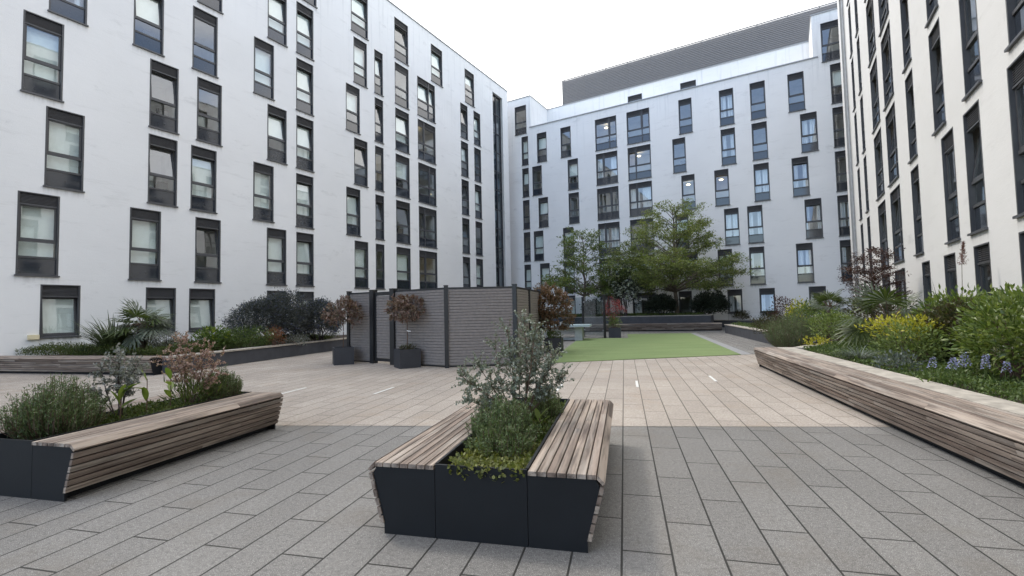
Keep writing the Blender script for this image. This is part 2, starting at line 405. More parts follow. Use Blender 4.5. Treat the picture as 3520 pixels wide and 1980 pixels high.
def bush(name, label, cat, loc, r, mat, n_cl, per, llen, lwid, tmpl=T_DIAMOND, h0=.0, seed=1, fill=.35, stems=14,
         twig='twig', up=.45, spread=.35, group=None, lumps=9, extra=None, lo=-.75, clump=.1, rz=0, foliage='foliage'):
    """a shrub: stems from the base into a lobed crown made of leaf clumps. r are the crown's half sizes, h0 the crown base."""
    root = thing(name, label, cat, loc, rz, group)
    C, Dn, rg = shell_points(n_cl, r, lumps, seed=seed, fill=fill, lo=lo)
    cz = h0 + r[2]
    C = C + np.array([0,0,cz]); C[:,2] = np.maximum(C[:,2], .02)
    st = MB()
    idx = rg.choice(len(C), min(stems, len(C)), replace=False)
    for i in idx:
        b = np.array([rg.normal(0,.12*r[0]), rg.normal(0,.12*r[1]), -.03]); e = C[i]*np.array([.95,.95,.97])
        mid = (b+e)/2 + np.array([rg.normal(0,.08*r[0]), rg.normal(0,.08*r[1]), .12*r[2]])
        q = .010 + .012*r[2]
        st.tube([b, mid, e], [q, q*.6, q*.2], 5)
    st.build('stems', M[twig], root)
    P = np.repeat(C, per, 0); Dd = np.repeat(Dn, per, 0); n = len(P)
    off = rg.normal(0, clump, (n,3))
    P = P + off; P[:,2] = np.maximum(P[:,2], .01)
    dirs = unit(Dd*(.6) + unit(off)*spread*1.6 + np.array([0,0,up]) + rg.normal(0,.35,(n,3)))
    leaves(foliage, LEAF[mat] if isinstance(mat,str) else mat, root, tmpl, P, dirs, llen*rg.uniform(.65,1.15,n), lwid*rg.uniform(.75,1.15,n))
    if extra:
        for (en, em, frac, el, ew, zmin) in extra:
            sel = C[(C[:,2] > h0+zmin*2*r[2])]; dn = Dn[(C[:,2] > h0+zmin*2*r[2])]
            k = max(1, int(len(sel)*frac)); ii = rg.choice(len(sel), k, replace=False)
            if k <= 40:
                for i1 in ii:
                    PP = sel[i1]+dn[i1]*clump*.9+rg.normal(0, el*.25, (7,3)); DD = unit(dn[i1]+rg.normal(0,.6,(7,3)))
                    leaves(en, LEAF[em], root, T_ROUND, PP, DD, el*rg.uniform(.7,1.1,7), ew)
                continue
            PP = np.repeat(sel[ii]*1.0 + dn[ii]*clump*.9, 6, 0); DD = np.repeat(dn[ii], 6, 0)
            PP = PP + rg.normal(0, el*.35, PP.shape)
            leaves(en, LEAF[em], root, T_ROUND, PP, unit(DD+rg.normal(0,.6,PP.shape)), el*rg.uniform(.7,1.1,len(PP)), ew)
    return root

def needle_bush(name, label, cat, loc, r, mat, n_st, per, seed=1, nl=.032, nw=.0075, group=None, twig='twig', lean=(0,0), h=None):
    """rosemary habit: many upward wands, each set with needles"""
    root = thing(name, label, cat, loc, 0, group)
    rg = np.random.default_rng(seed); st = MB(); P = []; Dv = []
    for i in range(n_st):
        a = rg.uniform(0, 2*math.pi); q = math.sqrt(rg.random())
        b = np.array([math.cos(a)*q*r[0]*.6, math.sin(a)*q*r[1]*.6, -.02])
        ex = np.array([math.cos(a)*r[0]*q + rg.normal(0,.1*r[0]) + lean[0], math.sin(a)*r[1]*q + rg.normal(0,.1*r[1]) + lean[1], r[2]*(1.0-.5*q**2.2)*rg.uniform(.72,1.08)])
        mid = b*.45+ex*.55 + np.array([math.cos(a)*r[0]*.16*q, math.sin(a)*r[1]*.16*q, -.02])
        st.tube([b, mid, ex], [.004,.003,.0015], 3)
        s_ = rg.uniform(.12,1,per)[:,None]
        p = (1-s_)**2*b + 2*s_*(1-s_)*mid + s_**2*ex
        ax = unit(ex-b)
        P.append(p+rg.normal(0,.008+.012*r[0],(per,3))); Dv.append(unit(ax*.75 + rg.normal(0,.55,(per,3))))
    P = np.concatenate(P); Dv = np.concatenate(Dv); P[:,2] = np.maximum(P[:,2], 0)
    st.build('stems', M[twig], root)
    leaves('foliage', LEAF[mat], root, T_NEEDLE, P, Dv, nl*rg.uniform(.7,1.25,len(P)), nw*rg.uniform(.8,1.3,len(P)))
    return root

def blade_arrays(base, az, length, lean, droop, w, seg=6):
    V = []; F = []
    d = np.array([math.cos(az), math.sin(az), 0]); sd = np.array([-math.sin(az), math.cos(az), 0])
    for k in range(seg+1):
        s_ = k/seg
        p = base + d*(lean*s_ + droop*.6*s_*s_)*length + np.array([0,0,1])*length*(s_*(1-.25*lean) - droop*.62*s_**2.4)
        ww = w*(1-s_**2.5)*(.6+.4*min(1,s_*4)) + .0008
        V += [p-sd*ww, p+sd*ww]
        if k: F.append((2*k-2,2*k-1,2*k+1,2*k))
    return np.array(V), np.array(F)
def strappy(name, label, cat, loc, n, length, w, mat, seed=1, lean=(.15,.75), droop=(.1,.7), base_r=.1, group=None, part='blades'):
    root = thing(name, label, cat, loc, 0, group); rg = np.random.default_rng(seed); VV=[];FF=[];b=0
    for i in range(n):
        az = rg.uniform(0,2*math.pi); q = rg.uniform(0,base_r)
        V,F = blade_arrays(np.array([math.cos(az)*q,math.sin(az)*q,-.02]), az+rg.normal(0,.3), length*rg.uniform(.55,1.1), rg.uniform(*lean), rg.uniform(*droop), w*rg.uniform(.7,1.2))
        VV.append(V); FF.append(F+b); b += len(V)
    link(part, np_mesh(part, np.concatenate(VV), np.concatenate(FF), [LEAF[mat]]), root)
    return root

def fan_leaf(VV, FF, origin, d, size, rg, nseg=26, b0=0, spread=R(230), stiff=.0):
    """a palmate leaf whose plane contains d; returns arrays"""
    d = unit(np.array(d, float)); side = unit(np.cross(d, np.array([0,0,1.0])+rg.normal(0,.25,3))); nrm = np.cross(side, d)
    V=[];F=[]
    for i in range(nseg):
        a = -spread/2 + spread*i/(nseg-1)
        l = size*(.72+.28*math.cos(a*.75))*rg.uniform(.93,1.04)
        dr = d*math.cos(a) + side*math.sin(a)
        wv = (side*math.cos(a) - d*math.sin(a))
        wmid = size*spread/nseg*.55*.55
        dz = np.array([0,0,-1.0])
        p1 = origin + dr*l*.55 + nrm*l*.06*(1 if i%2 else -1) + dz*l*.03
        p2 = origin + dr*l + dz*l*(.10+.12*rg.random())
        b = len(V)
        V += [origin, p1-wv*wmid, p1+wv*wmid, p2]
        F += [(b,b+1,b+2),(b+1,b+3,b+2)]
    return np.array(V), np.array(F)
def fan_palm(name, label, loc, trunk_h, n, petiole, size, mats, seed=1, elev=(R(-25),R(75)), az0=None):
    root = thing(name, label, 'palm', loc, 0); rg = np.random.default_rng(seed)
    st = MB()
    st.tube([(0,0,-.1),(0.02,0,trunk_h*.5),(0,0,trunk_h)], [.11,.12,.09], 9)
    st.build('trunk', M['bark'], root)
    pt = MB()
    for i in range(n):
        az = i*2.39996+rg.normal(0,.2) if az0 is None else rg.uniform(*az0)
        el = elev[0] + (elev[1]-elev[0])*((i+.5)/n) + rg.normal(0,.08)
        d = np.array([math.cos(az)*math.cos(el), math.sin(az)*math.cos(el), math.sin(el)])
        o = np.array([0,0,trunk_h]); e = o + d*petiole*rg.uniform(.8,1.1) - np.array([0,0,.05*petiole])
        pt.tube([o, (o+e)/2+np.array([0,0,.04]), e], [.016,.012,.009], 5)
        V,F = fan_leaf(None,None,e,d-np.array([0,0,.25]),size*rg.uniform(.85,1.1),rg)
        link('frond', np_mesh('frond', V, F, [LEAF[mats[i%len(mats)]]]), root)
    pt.build('leaf_stalks', M['twig'], root)
    return root

def cover(name, label, polys, z, n, mat, llen, lwid, hgt, seed=1, kind='stuff', tmpl=T_DIAMOND, mound=None):
    """ground cover growing over polygons: many leaves, uncountable"""
    rg = np.random.default_rng(seed); P=[]
    for poly, share in polys:
        poly = np.array(poly); lo = poly.min(0); hi = poly.max(0); k = int(n*share); got = 0
        while got < k:
            q = rg.uniform(lo, hi, (k*2,2)); inside = np.zeros(len(q), bool)
            for i in range(len(poly)):
                a, b = poly[i], poly[(i+1)%len(poly)]
                c = ((a[1] > q[:,1]) != (b[1] > q[:,1])) & (q[:,0] < (b[0]-a[0])*(q[:,1]-a[1])/(b[1]-a[1]+1e-12)+a[0])
                inside ^= c
            q = q[inside][:k-got]; P.append(q); got += len(q)
    P = np.concatenate(P)
    hh = hgt*(.35+.65*(.5+.5*np.sin(P[:,0]*3.1+1.3*np.sin(P[:,1]*2.3))*np.cos(P[:,1]*2.7)))
    if mound is not None: hh = hh*mound(P)
    zz = z + hh*rg.random(len(P))**.6
    pos = np.column_stack([P, zz])
    dirs = unit(rg.normal(0,.7,(len(P),3)) + np.array([0,0,.75]))
    V,F = leaf_arrays(tmpl, pos, dirs, llen*rg.uniform(.6,1.2,len(P)), lwid*rg.uniform(.7,1.2,len(P)))
    o = link(name, np_mesh(name, V, F, [LEAF[mat]]))
    return tag(o, label, 'ground cover', kind=kind)

# ------------------------------------------------------------------ camera
HC = 1.5
pitch, roll, fpx = .0481, -.0218, 1608.93
cam = bpy.data.objects.new('camera', bpy.data.cameras.new('camera')); COL.objects.link(cam)
cam.data.sensor_width = 36; cam.data.lens = 36*fpx/3520; cam.data.clip_end = 600; cam.data.clip_start = .05
c_, s_, cp, sp = math.cos(roll), math.sin(roll), math.cos(pitch), math.sin(pitch)
rt = Vector((c_, -s_*sp, s_*cp)); upv = Vector((-s_, -c_*sp, c_*cp)); fw = Vector((0, cp, sp))
cam.matrix_world = Matrix(((rt.x, upv.x, -fw.x, 0), (rt.y, upv.y, -fw.y, 0), (rt.z, upv.z, -fw.z, HC), (0,0,0,1)))
sc.camera = cam

# ------------------------------------------------------------------ buildings
A = R(59.6755)
T = Vector((math.cos(A), math.sin(A))); NR = Vector((math.sin(A), -math.cos(A)))
DL, DM, DR = 19.3544, 34.7008, 3.3363
K = 1.06                        # the blocks' storeys are 2.75 x K high
ST = 2.75; HEAD0 = 2.597; HW = 2.475; HG = 1.585; ROOF = 19.75
def head(r): return HEAD0 + ST*r
def sillz(r): return head(r) - (HG if r == 0 else HW)

FRD = .12                       # how deep the frame lines the opening
_wc = {}
def wmesh(key, fn):
    if key not in _wc: _wc[key] = fn()
    return _wc[key]
def zones(kind):
    if kind == 'g': return dict(H=HG, l0=HG-.35, s0=.055, s1=HG-.37)
    return dict(H=HW, l0=HW-.35, s0=1.055, s1=HW-.37, p0=.565, p1=.995, d0=.05, d1=.505)
def frame_mesh(w, kind, mull):
    z = zones(kind); b = MB(); t = .045; H = z['H']; y0, y1 = -FRD, .004
    b.box(0,y0,0,t,y1,H); b.box(w-t,y0,0,w,y1,H); b.box(t,y0,H-.03,w-t,y1,H)
    b.box(t,y0,z['l0']-.035,w-t,-.03,z['l0'])
    b.box(t,y0,.0,w-t,-.05,.05)
    if kind != 'g':
        b.box(t,y0,.995,w-t,-.045,1.055); b.box(t,y0,.505,w-t,-.045,.565)
    if mull: b.box(mull-.035,y0,.051,mull+.035,-.035,H-.031)
    return b.mesh('window', [M['frame']])
def louvre_mesh(w, kind):
    z = zones(kind); b = MB(); n = 8; H = z['H']-.03-z['l0']
    b.box(.045,-.115,z['l0'],w-.045,-.105,z['H']-.03)
    for i in range(n):
        z0 = z['l0'] + H*(i+.1)/n
        b.extr([(.0,.0)]*0 or [(0,0)],0,0) if False else None
        b.add([(.05,-.10,z0+.026),(w-.05,-.10,z0+.026),(w-.05,-.045,z0),(.05,-.045,z0),
               (.05,-.10,z0+.034),(w-.05,-.10,z0+.034),(w-.05,-.045,z0+.012),(.05,-.045,z0+.012)],
              [(0,3,2,1),(4,5,6,7),(0,1,5,4),(1,2,6,5),(2,3,7,6),(3,0,4,7)])
    return b.mesh('louvre', [M['louvre']])
def sash_mesh(x0, x1, h):
    """hinged along its lower edge (z = 0); frame plus glass"""
    b = MB(); t = .05
    b.box(x0,-.045,0,x0+t,0,h); b.box(x1-t,-.045,0,x1,0,h); b.box(x0+t,-.045,0,x1-t,0,t); b.box(x0+t,-.045,h-t,x1-t,0,h)
    b.add([(x0+t,-.02,t),(x1-t,-.02,t),(x1-t,-.02,h-t),(x0+t,-.02,h-t)], [(3,2,1,0)], 1)
    b.box((x0+x1)/2-.2,-.0,h-.04,(x0+x1)/2+.2,.018,h-.012)
    return b.mesh('sash', [M['frame'], M['glass']])
def pane_mesh(x0, x1, z0, z1):
    b = MB(); b.add([(x0,-.085,z0),(x1,-.085,z0),(x1,-.085,z1),(x0,-.085,z1)], [(3,2,1,0)]); return b.mesh('pane', [M['glass']])
def spandrel_mesh(w):
    b = MB(); b.box(.045,-.1,.05,w-.045,-.07,.505); return b.mesh('spandrel_panel', [M['spandrel']])
def sill_mesh(w):
    b = MB(); b.box(-.03,-.05,-.045,w+.03,.055,-.002); return b.mesh('sill', [M['sill']])
def room_mesh(w, kind):
    z = zones(kind); b = MB(); x0,x1,y0,y1,z0,z1 = -.25,w+.25,-1.7,-.125,(.5 if kind != 'g' else .03),z['l0']+.12
    v = [(x0,y0,z0),(x1,y0,z0),(x1,y1,z0),(x0,y1,z0),(x0,y0,z1),(x1,y0,z1),(x1,y1,z1),(x0,y1,z1)]
    b.add(v, [(0,1,2,3),(7,6,5,4),(0,4,5,1),(1,5,6,2),(3,7,4,0)]); return b.mesh('room', [M['room']])
def blind_mesh(w, z0, z1):
    b = MB(); b.box(.06,-.245,z0,w-.06,-.24,z1); b.box(.06,-.25,z0-.02,w-.06,-.235,z0); return b.mesh('blind', [M['blind']])
def curtain_mesh(w, z0, z1, gap, seed):
    rg = random.Random(seed); b = MB()
    for (xa, xb) in ((.06, w*(.5-gap*.5)), (w*(.5+gap*.5), w-.06)):
        n = max(8, int((xb-xa)*40)); ph = rg.uniform(0,6)
        xs = [xa+(xb-xa)*i/n for i in range(n+1)]
        v = []
        for x in xs:
            y = -.27 + .028*math.sin(x*46+ph) + .012*math.sin(x*19+ph*2)
            v += [(x,y,z0),(x,y,z1)]
        b.add(v, [(2*i,2*i+2,2*i+3,2*i+1) for i in range(n)])
    return b.mesh('curtain', [M['curtain']])

def make_window(parent, x, z, w, kind, cover_, tilt, mull=None, seed=0, lamp=False):
    w = round(w, 2); zc = zones(kind)
    f = link('window', wmesh(('f',w,kind,mull), lambda: frame_mesh(w,kind,mull)), parent, (x,0,z))
    link('louvre', wmesh(('l',w,kind), lambda: louvre_mesh(w,kind)), f)
    link('sill', wmesh(('s',w), lambda: sill_mesh(w)), f)
    spans = [(.048,w-.048)] if not mull else [(.048,mull-.036),(mull+.036,w-.048)]
    h = zc['s1']-zc['s0']
    for i, (a, b_) in enumerate(spans):
        s = link('sash', wmesh(('sa',round(a,3),round(b_,3),kind), lambda: sash_mesh(a,b_,h)), f, (0,-.06,zc['s0']))
        tl = tilt if (not mull or (b_-a) < .7 or tilt > .12) else 0
        s.rotation_euler = (tl,0,0)        # top leans into the room
        if kind != 'g':
            link('pane', wmesh(('p',round(a,3),round(b_,3)), lambda: pane_mesh(a,b_,.565,.995)), f)
    if kind != 'g': link('spandrel_panel', wmesh(('d',w), lambda: spandrel_mesh(w)), f)
    link('room', wmesh(('r',w,kind), lambda: room_mesh(w,kind)), f)
    zt = zc['l0']-.03; zb = .565 if kind != 'g' else .07
    if cover_ == 'full': link('blind', wmesh(('b',w,kind,0), lambda: blind_mesh(w,zb,zt)), f)
    elif cover_ == 'half': link('blind', wmesh(('b',w,kind,1), lambda: blind_mesh(w,zb+(zt-zb)*.36,zt)), f)
    elif cover_ == 'third': link('blind', wmesh(('b',w,kind,2), lambda: blind_mesh(w,zb+(zt-zb)*.68,zt)), f)
    elif cover_ == 'curt':
        g = [.12,.3,.45][seed % 3]
        link('curtain', wmesh(('c',w,kind,g,seed%4), lambda: curtain_mesh(w,zb,zt,g,seed)), f)
    if seed % 3 == 0 and kind != 'g' and cover_ in ('none','half','third','curt'):
        def it():
            b = MB(); b.box(w*.12,-.62,.5,w*.5,-.42,.93); b.box(w*.55,-.7,.5,w*.9,-.5,.72); return b.mesh('furniture',[M['item']])
        link('furniture', wmesh(('i',w), it), f)
    if lamp:
        def lp():
            b = MB(); b.lathe([(0.001,-.05),(.10,-.04),(.15,0),(.10,.03),(0.001,.035)], 14); return b.mesh('ceiling_lamp',[M['lamp']])
        link('ceiling_lamp', wmesh(('lamp',), lp), f, (w*.62,-.75,zc['l0']-.16))
    return f

def facade_wall(b, x0, x1, z0, z1, holes, th=.35):
    """wall face at y = 0 with openings (xa, za, xb, zb), cut as strips"""
    zs = sorted({z0, z1, *[h[1] for h in holes], *[h[3] for h in holes]})
    zs = [z for z in zs if z0 <= z <= z1]
    def seg(xa, xb, za, zb):
        spots = sorted((h[0]-.03, h[2]+.03) for h in holes if abs(h[1]-zb) < 1e-6 and h[2]-h[0] < 2 and zb-za > .2)
        x = xa
        for p, q in spots:
            p = max(p, xa); q = min(q, xb)
            if q <= p or p < x: continue
            if p > x: b.add([(x,0,za),(p,0,za),(p,0,zb),(x,0,zb)], [(3,2,1,0)])
            b.add([(p,0,za),(q,0,za),(q,0,zb),(p,0,zb)], [(3,2,1,0)]); b.dirt.append(len(b.f)-1); x = q
        if x < xb: b.add([(x,0,za),(xb,0,za),(xb,0,zb),(x,0,zb)], [(3,2,1,0)])
    for za, zb in zip(zs, zs[1:]):
        cuts = sorted((h[0], h[2]) for h in holes if h[1] < zb-1e-6 and h[3] > za+1e-6)
        x = x0
        for a, c in cuts:
            if c <= x0 or a >= x1: continue
            if a > x: seg(x, a, za, zb)
            x = max(x, c)
        if x < x1: seg(x, x1, za, zb)

def stair_glazing(parent, x0, x1, z0, z1):
    fr = MB(); y = -.22; n = 12
    fr.box(x0,-.35,z0,x0+.05,y+.04,z1); fr.box(x1-.05,-.35,z0,x1,y+.04,z1)
    xm = (x0+x1)/2; fr.box(xm-.03,-.35,z0,xm+.03,y+.06,z1)
    for i in range(n+1):
        zz = z0 + (z1-z0-.06)*i/n; fr.box(x0+.05,-.3,zz,xm-.03,y+.03,zz+.06); fr.box(xm+.03,-.3,zz,x1-.05,y+.03,zz+.06)
    g = fr.build('stair_glazing', M['frame'], parent)
    gl = MB(); gl.add([(x0+.05,y,z0),(x1-.05,y,z0),(x1-.05,y,z1),(x0+.05,y,z1)], [(3,2,1,0)])
    gl.build('pane', M['stairglass'], g)
    bk = MB()
    bk.add([(x0,-2.6,z0),(x1,-2.6,z0),(x1,-2.6,z1),(x0,-2.6,z1)], [(0,1,2,3)])
    bk.add([(x0,-2.6,z0),(x0,0,z0),(x0,0,z1),(x0,-2.6,z1)], [(0,1,2,3)]); bk.add([(x1,-2.6,z0),(x1,0,z0),(x1,0,z1),(x1,-2.6,z1)], [(0,1,2,3)])
    for r in range(7):
        bk.box(x0+.01,-2.55,sillz(r)-.35+.2,x1-.01,-.4,sillz(r)-.05+.2)
    bk.build('stair_well', M['room'], g)
    rv = MB(); rv.add([(x0,0,z1),(x1,0,z1),(x1,-.35,z1),(x0,-.35,z1)], [(0,1,2,3)])
    rv.build('soffit', M['render'], g)

def building_shell(b, x0, x1, zt, depth, roof=True):
    """roof, back and end walls behind the façade"""
    b.add([(x0,0,0),(x0,-depth,0),(x0,-depth,zt),(x0,0,zt)], [(3,2,1,0)])
    b.add([(x1,0,0),(x1,-depth,0),(x1,-depth,zt),(x1,0,zt)], [(0,1,2,3)])
    b.add([(x0,-depth,0),(x1,-depth,0),(x1,-depth,zt),(x0,-depth,zt)], [(0,1,2,3)])
    if roof: b.add([(x0,-.3,zt-.4),(x1,-.3,zt-.4),(x1,-depth,zt-.4),(x0,-depth,zt-.4)], [(0,1,2,3)])

rnd = random.Random(5)
def pick(ws): 
    r = rnd.random(); a = 0
    for k, p in ws:
        a += p
        if r <= a: return k
    return ws[-1][0]

# ---- left block: u runs away from the camera along its façade
Lw = {0:[(4.97,5.90),(7.66,8.60),(9.04,9.97),(12.09,13.01),(13.51,14.43),(16.40,17.32),(19.93,21.10),(26.38,27.26),(28.0,28.88),(1.6,2.53)],
 1:[(4.43,5.36),(7.16,8.09),(9.23,10.16),(12.08,13.0),(13.5,14.42),(16.88,17.80),(18.34,18.98),(19.93,21.1),(21.88,23.59),(26.37,27.25),(28.0,28.88),(1.2,2.12)],
 2:[(4.99,5.91),(7.67,8.59),(9.05,9.98),(11.47,12.39),(13.49,14.41),(16.36,17.28),(18.34,18.98),(19.93,21.1),(21.88,23.59),(26.37,27.25),(28.0,28.88),(1.7,2.62)],
 3:[(4.44,5.36),(7.68,8.60),(9.24,10.16),(12.09,13.01),(13.5,14.42),(16.88,17.80),(18.34,18.98),(19.93,21.1),(21.88,23.59),(26.37,27.25),(28.0,28.88),(1.2,2.12)],
 4:[(4.99,5.91),(7.17,8.09),(9.06,9.98),(11.47,12.39),(13.49,14.41),(16.36,17.28),(18.34,18.98),(19.93,21.1),(21.88,23.59),(26.37,27.25),(28.0,28.88),(1.7,2.62)],
 5:[(4.44,5.36),(7.68,8.60),(9.23,10.15),(12.09,13.01),(13.5,14.42),(16.88,17.80),(18.34,18.98),(19.93,21.1),(21.88,23.59),(26.37,27.25),(28.0,28.88),(1.2,2.12)],
 6:[(13.42,14.6),(16.72,17.89),(19.93,21.1),(23.24,24.41),(26.97,28.14),(10.1,11.27),(6.8,7.97),(3.5,4.67)]}
BL = thing('apartment_building', 'white block on the left with staggered windows and tall stair glazing at its end', 'building',
           (-NR.x*DL, -NR.y*DL, 0), A+math.pi)
wb = MB(); holes = []
for r, ws in Lw.items():
    for (u0,u1) in ws: holes.append((-u1, sillz(r), -u0, head(r)))
holes.append((-32.16, .3, -30.69, 18.85))
facade_wall(wb, -33.0, 14, 0, ROOF, holes); building_shell(wb, -33.0, 14, ROOF, 13)
wb.build('wall', M['render'], BL)
cb = MB(); cb.box(-33.04,-.35,ROOF,14,.05,ROOF+.06); cb.box(-33.04,-13,ROOF,-32.7,-.35,ROOF+.06); cb.build('coping', M['coping_metal'], BL)
k = 0
Lfull = {(1,0):'third',(1,2):'full',(1,3):'none',(2,1):'third',(3,1):'full'}
LMUL = {5:.60,4:1.08,3:.60,2:1.10,1:1.08}
for r, ws in Lw.items():
    for i, (u0,u1) in enumerate(ws):
        k += 1
        w = u1-u0; kind = 'g' if r == 0 else 'u'
        cv = pick([('full',.5),('half',.17),('third',.1),('curt',.05),('none',.18)])
        if r == 0: cv = 'full' if i != 1 else 'half'
        if 21.5 < u0 < 22 or 18 < u0 < 18.5: cv = 'none' if r < 5 else 'half'
        if r == 2 and u0 > 19: cv = 'none'
        m_ = LMUL.get(r, .6) if w > 1.5 else None
        make_window(BL, -u1, sillz(r), w, kind, cv, rnd.choice([0,0,R(6),R(8),R(8)]) if r else rnd.choice([0,0,R(7)]), m_, k, lamp=(w > 1.5 and r in (1,4)) or (18.3 < u0 < 18.4 and r == 3))
stair_glazing(BL, -32.16, -30.69, .3, 18.85)

# ---- middle block
Mw = {6:[(-19.64,-18.52),(2.58,3.75)],
 5:[(-19.03,-18.40),(-17.55,-16.66),(-15.38,-14.48),(-12.41,-10.69),(-9.89,-8.17),(-6.10,-5.20),(-3.41,-2.51),(-1.51,-.61),(.67,1.57),(2.96,3.86)],
 4:[(-19.03,-18.40),(-18.06,-17.17),(-14.82,-13.92),(-12.41,-10.69),(-9.89,-8.17),(-6.62,-5.72),(-3.41,-2.51),(-1.51,-.61),(1.25,2.15),(2.96,3.86)],
 3:[(-19.03,-18.40),(-17.55,-16.66),(-14.82,-13.92),(-12.41,-10.69),(-9.89,-8.17),(-6.10,-5.20),(-3.92,-3.02),(-1.51,-.61),(.67,1.57),(2.96,3.86)],
 2:[(-19.03,-18.40),(-18.06,-17.17),(-15.38,-14.48),(-12.41,-10.69),(-9.89,-8.17),(-6.62,-5.72),(-3.41,-2.51),(-2.0,-1.10),(1.25,2.15),(2.96,3.86)],
 1:[(-19.03,-18.40),(-17.55,-16.66),(-15.38,-14.48),(-12.41,-10.69),(-9.89,-8.17),(-6.10,-5.20),(-3.92,-3.02),(-2.0,-1.10),(.67,1.57),(2.96,3.86)],
 0:[(-15.38,-14.48),(-12.40,-10.68),(-9.89,-8.17),(-6.58,-5.70),(-3.42,-2.52),(-1.51,-.61),(1.24,2.14)]}
BM = thing('apartment_building', 'white block closing the far end, grey louvred screen on its roof', 'building', (T.x*DM, T.y*DM, 0), A+math.pi/2)
TER = 17.0; uL, uR = -18.11, 2.12; SB = 38.05-DM
wb = MB(); holes = [(-u1, sillz(r), -u0, head(r)) for r, ws in Mw.items() for (u0,u1) in ws]
facade_wall(wb, -uR, -uL, 0, TER, [h for h in holes if h[3] < TER])
facade_wall(wb, -uL, 34, 0, ROOF, holes); facade_wall(wb, -14, -uR, 0, ROOF, holes)
# setback storey behind the terrace, with its two end returns
def atY(b, xa, xb, z0, z1, y, hs):
    bb = MB(); facade_wall(bb, xa, xb, z0, z1, hs); b.add([(p[0],y,p[2]) for p in bb.v], bb.f)
sbw = [(-10.68,-9.50),(-6.49,-5.32)]
atY(wb, -uR, -uL, TER-.45, ROOF, -SB, [(-u1, sillz(6), -u0, head(6)) for u0,u1 in sbw])
wb.add([(-uL,0,TER),(-uL,-SB,TER-.4),(-uL,-SB,ROOF),(-uL,0,ROOF)], [(3,2,1,0)])
wb.add([(-uR,0,TER),(-uR,-SB,TER-.4),(-uR,-SB,ROOF),(-uR,0,ROOF)], [(0,1,2,3)])
wb.add([(-uR,0,TER-.42),(-uL,0,TER-.42),(-uL,-SB,TER-.42),(-uR,-SB,TER-.42)], [(0,1,2,3)])
wb.add([(-uR,-.28,TER-.42),(-uL,-.28,TER-.42),(-uL,-.28,TER),(-uR,-.28,TER)], [(0,1,2,3)])
building_shell(wb, -14, 34, ROOF, 16, False)
for xa, xb, ya in ((-14,-uR,-.3),(-uL,34,-.3),(-uR,-uL,-SB-.25)):
    wb.add([(xa,ya,ROOF-.4),(xb,ya,ROOF-.4),(xb,-16,ROOF-.4),(xa,-16,ROOF-.4)], [(0,1,2,3)])
wb.build('wall', M['render'], BM)
cb = MB(); cb.box(-uR-.25,-.30,TER,-uL+.12,.06,TER+.07); cb.box(-uL-.04,-.34,ROOF,34,.05,ROOF+.06); cb.box(-14,-.34,ROOF,-uR+.04,.05,ROOF+.06)
cb.box(-uR,-SB-.3,ROOF,-uL,-SB+.05,ROOF+.06); cb.box(-uL-.04,-SB,ROOF,-uL+.30,-.34,ROOF+.06); cb.box(-uR-.3,-SB,ROOF,-uR+.04,-.34,ROOF+.06)
cb.build('coping', M['coping_metal'], BM)
MMUL = {5:(.58,1),4:(1.12,0),3:(1.12,0),2:(1.12,0),1:(1.12,0),0:(1.0,0)}
for r, ws in Mw.items():
    for i, (u0,u1) in enumerate(ws):
        k += 1; w = u1-u0
        cv = pick([('curt',.62),('none',.25),('half',.13)]) if u0 > -13 else pick([('full',.4),('half',.3),('none',.3)])
        m_ = None
        if w > 1.5:
            big = 1.13; m_ = big if (r+i) % 2 else round(w-big, 2)
            if r == 5: m_ = round(w-big, 2)
            if r == 4: m_ = big
        lamp = (r == 5 and -12.5 < u0 < -12) or (r == 4 and -9.9 < u0 < -9.8) or (r == 3 and -6.2 < u0 < -3.8)
        if lamp: cv = 'none'
        make_window(BM, -u1, sillz(r), w, 'g' if r == 0 else 'u', cv, rnd.choice([0,0,0,0,R(6)]), m_, k, lamp)
for u0,u1 in sbw:
    w = make_window(BM, -u1, sillz(6), u1-u0, 'u', 'none', 0, None, 1); w.location.y = -SB
# louvred plant screen on the roof
sb = MB(); n = 18; y = -(39.55-DM)
for i in range(n):
    z0 = 20.40 + i*.14
    sb.add([(-7,y-.05,z0+.05),(17.2,y-.05,z0+.05),(17.2,y,z0),(-7,y,z0),(-7,y-.05,z0+.14),(17.2,y-.05,z0+.14),(17.2,y,z0+.095),(-7,y,z0+.095)],
           [(0,3,2,1),(4,5,6,7),(0,1,5,4),(1,2,6,5),(2,3,7,6),(3,0,4,7)])
for i in range(13): sb.box(-7+i*2,y-.16,19.4,-6.94+i*2,y-.08,22.9)
sb.box(-7,y-.3,19.4,17.16,y-.22,22.88)
sb.box(17.16,y-9,19.4,17.24,y,22.9)
scn = sb.build('roof_screen', M['screen'], BM)

# ---- right block
Rw = {r: [] for r in range(7)}
for r in range(7):
    Rw[r] += [(19.35,21.0),(21.93,23.58)]
    Rw[r] += [(25.71,26.53),(27.87,28.69)]
    j = .0 if r % 2 else .3
    Rw[r] += [(4.6+j,5.5+j),(1.8-j,2.7-j),(-1.2+j,-.3+j),(7.2-j,8.1-j)]
Rw[0] += [(16.33,17.17),(14.15,15.04),(12.09,12.95),(9.9,10.8)]
Rw[1] += [(16.87,17.8),(13.72,14.65),(12.11,13.04),(9.87,10.79)]
Rw[2] += [(16.87,17.8),(14.17,15.12),(11.89,12.82),(9.72,10.64)]
Rw[3] += [(16.87,17.8),(14.17,15.12),(11.89,12.82),(9.87,10.79)]
Rw[4] += [(16.33,17.25),(13.72,14.65),(12.11,13.04),(9.72,10.64)]
Rw[5] += [(16.87,17.8),(14.17,15.12),(11.89,12.82),(9.87,10.79)]
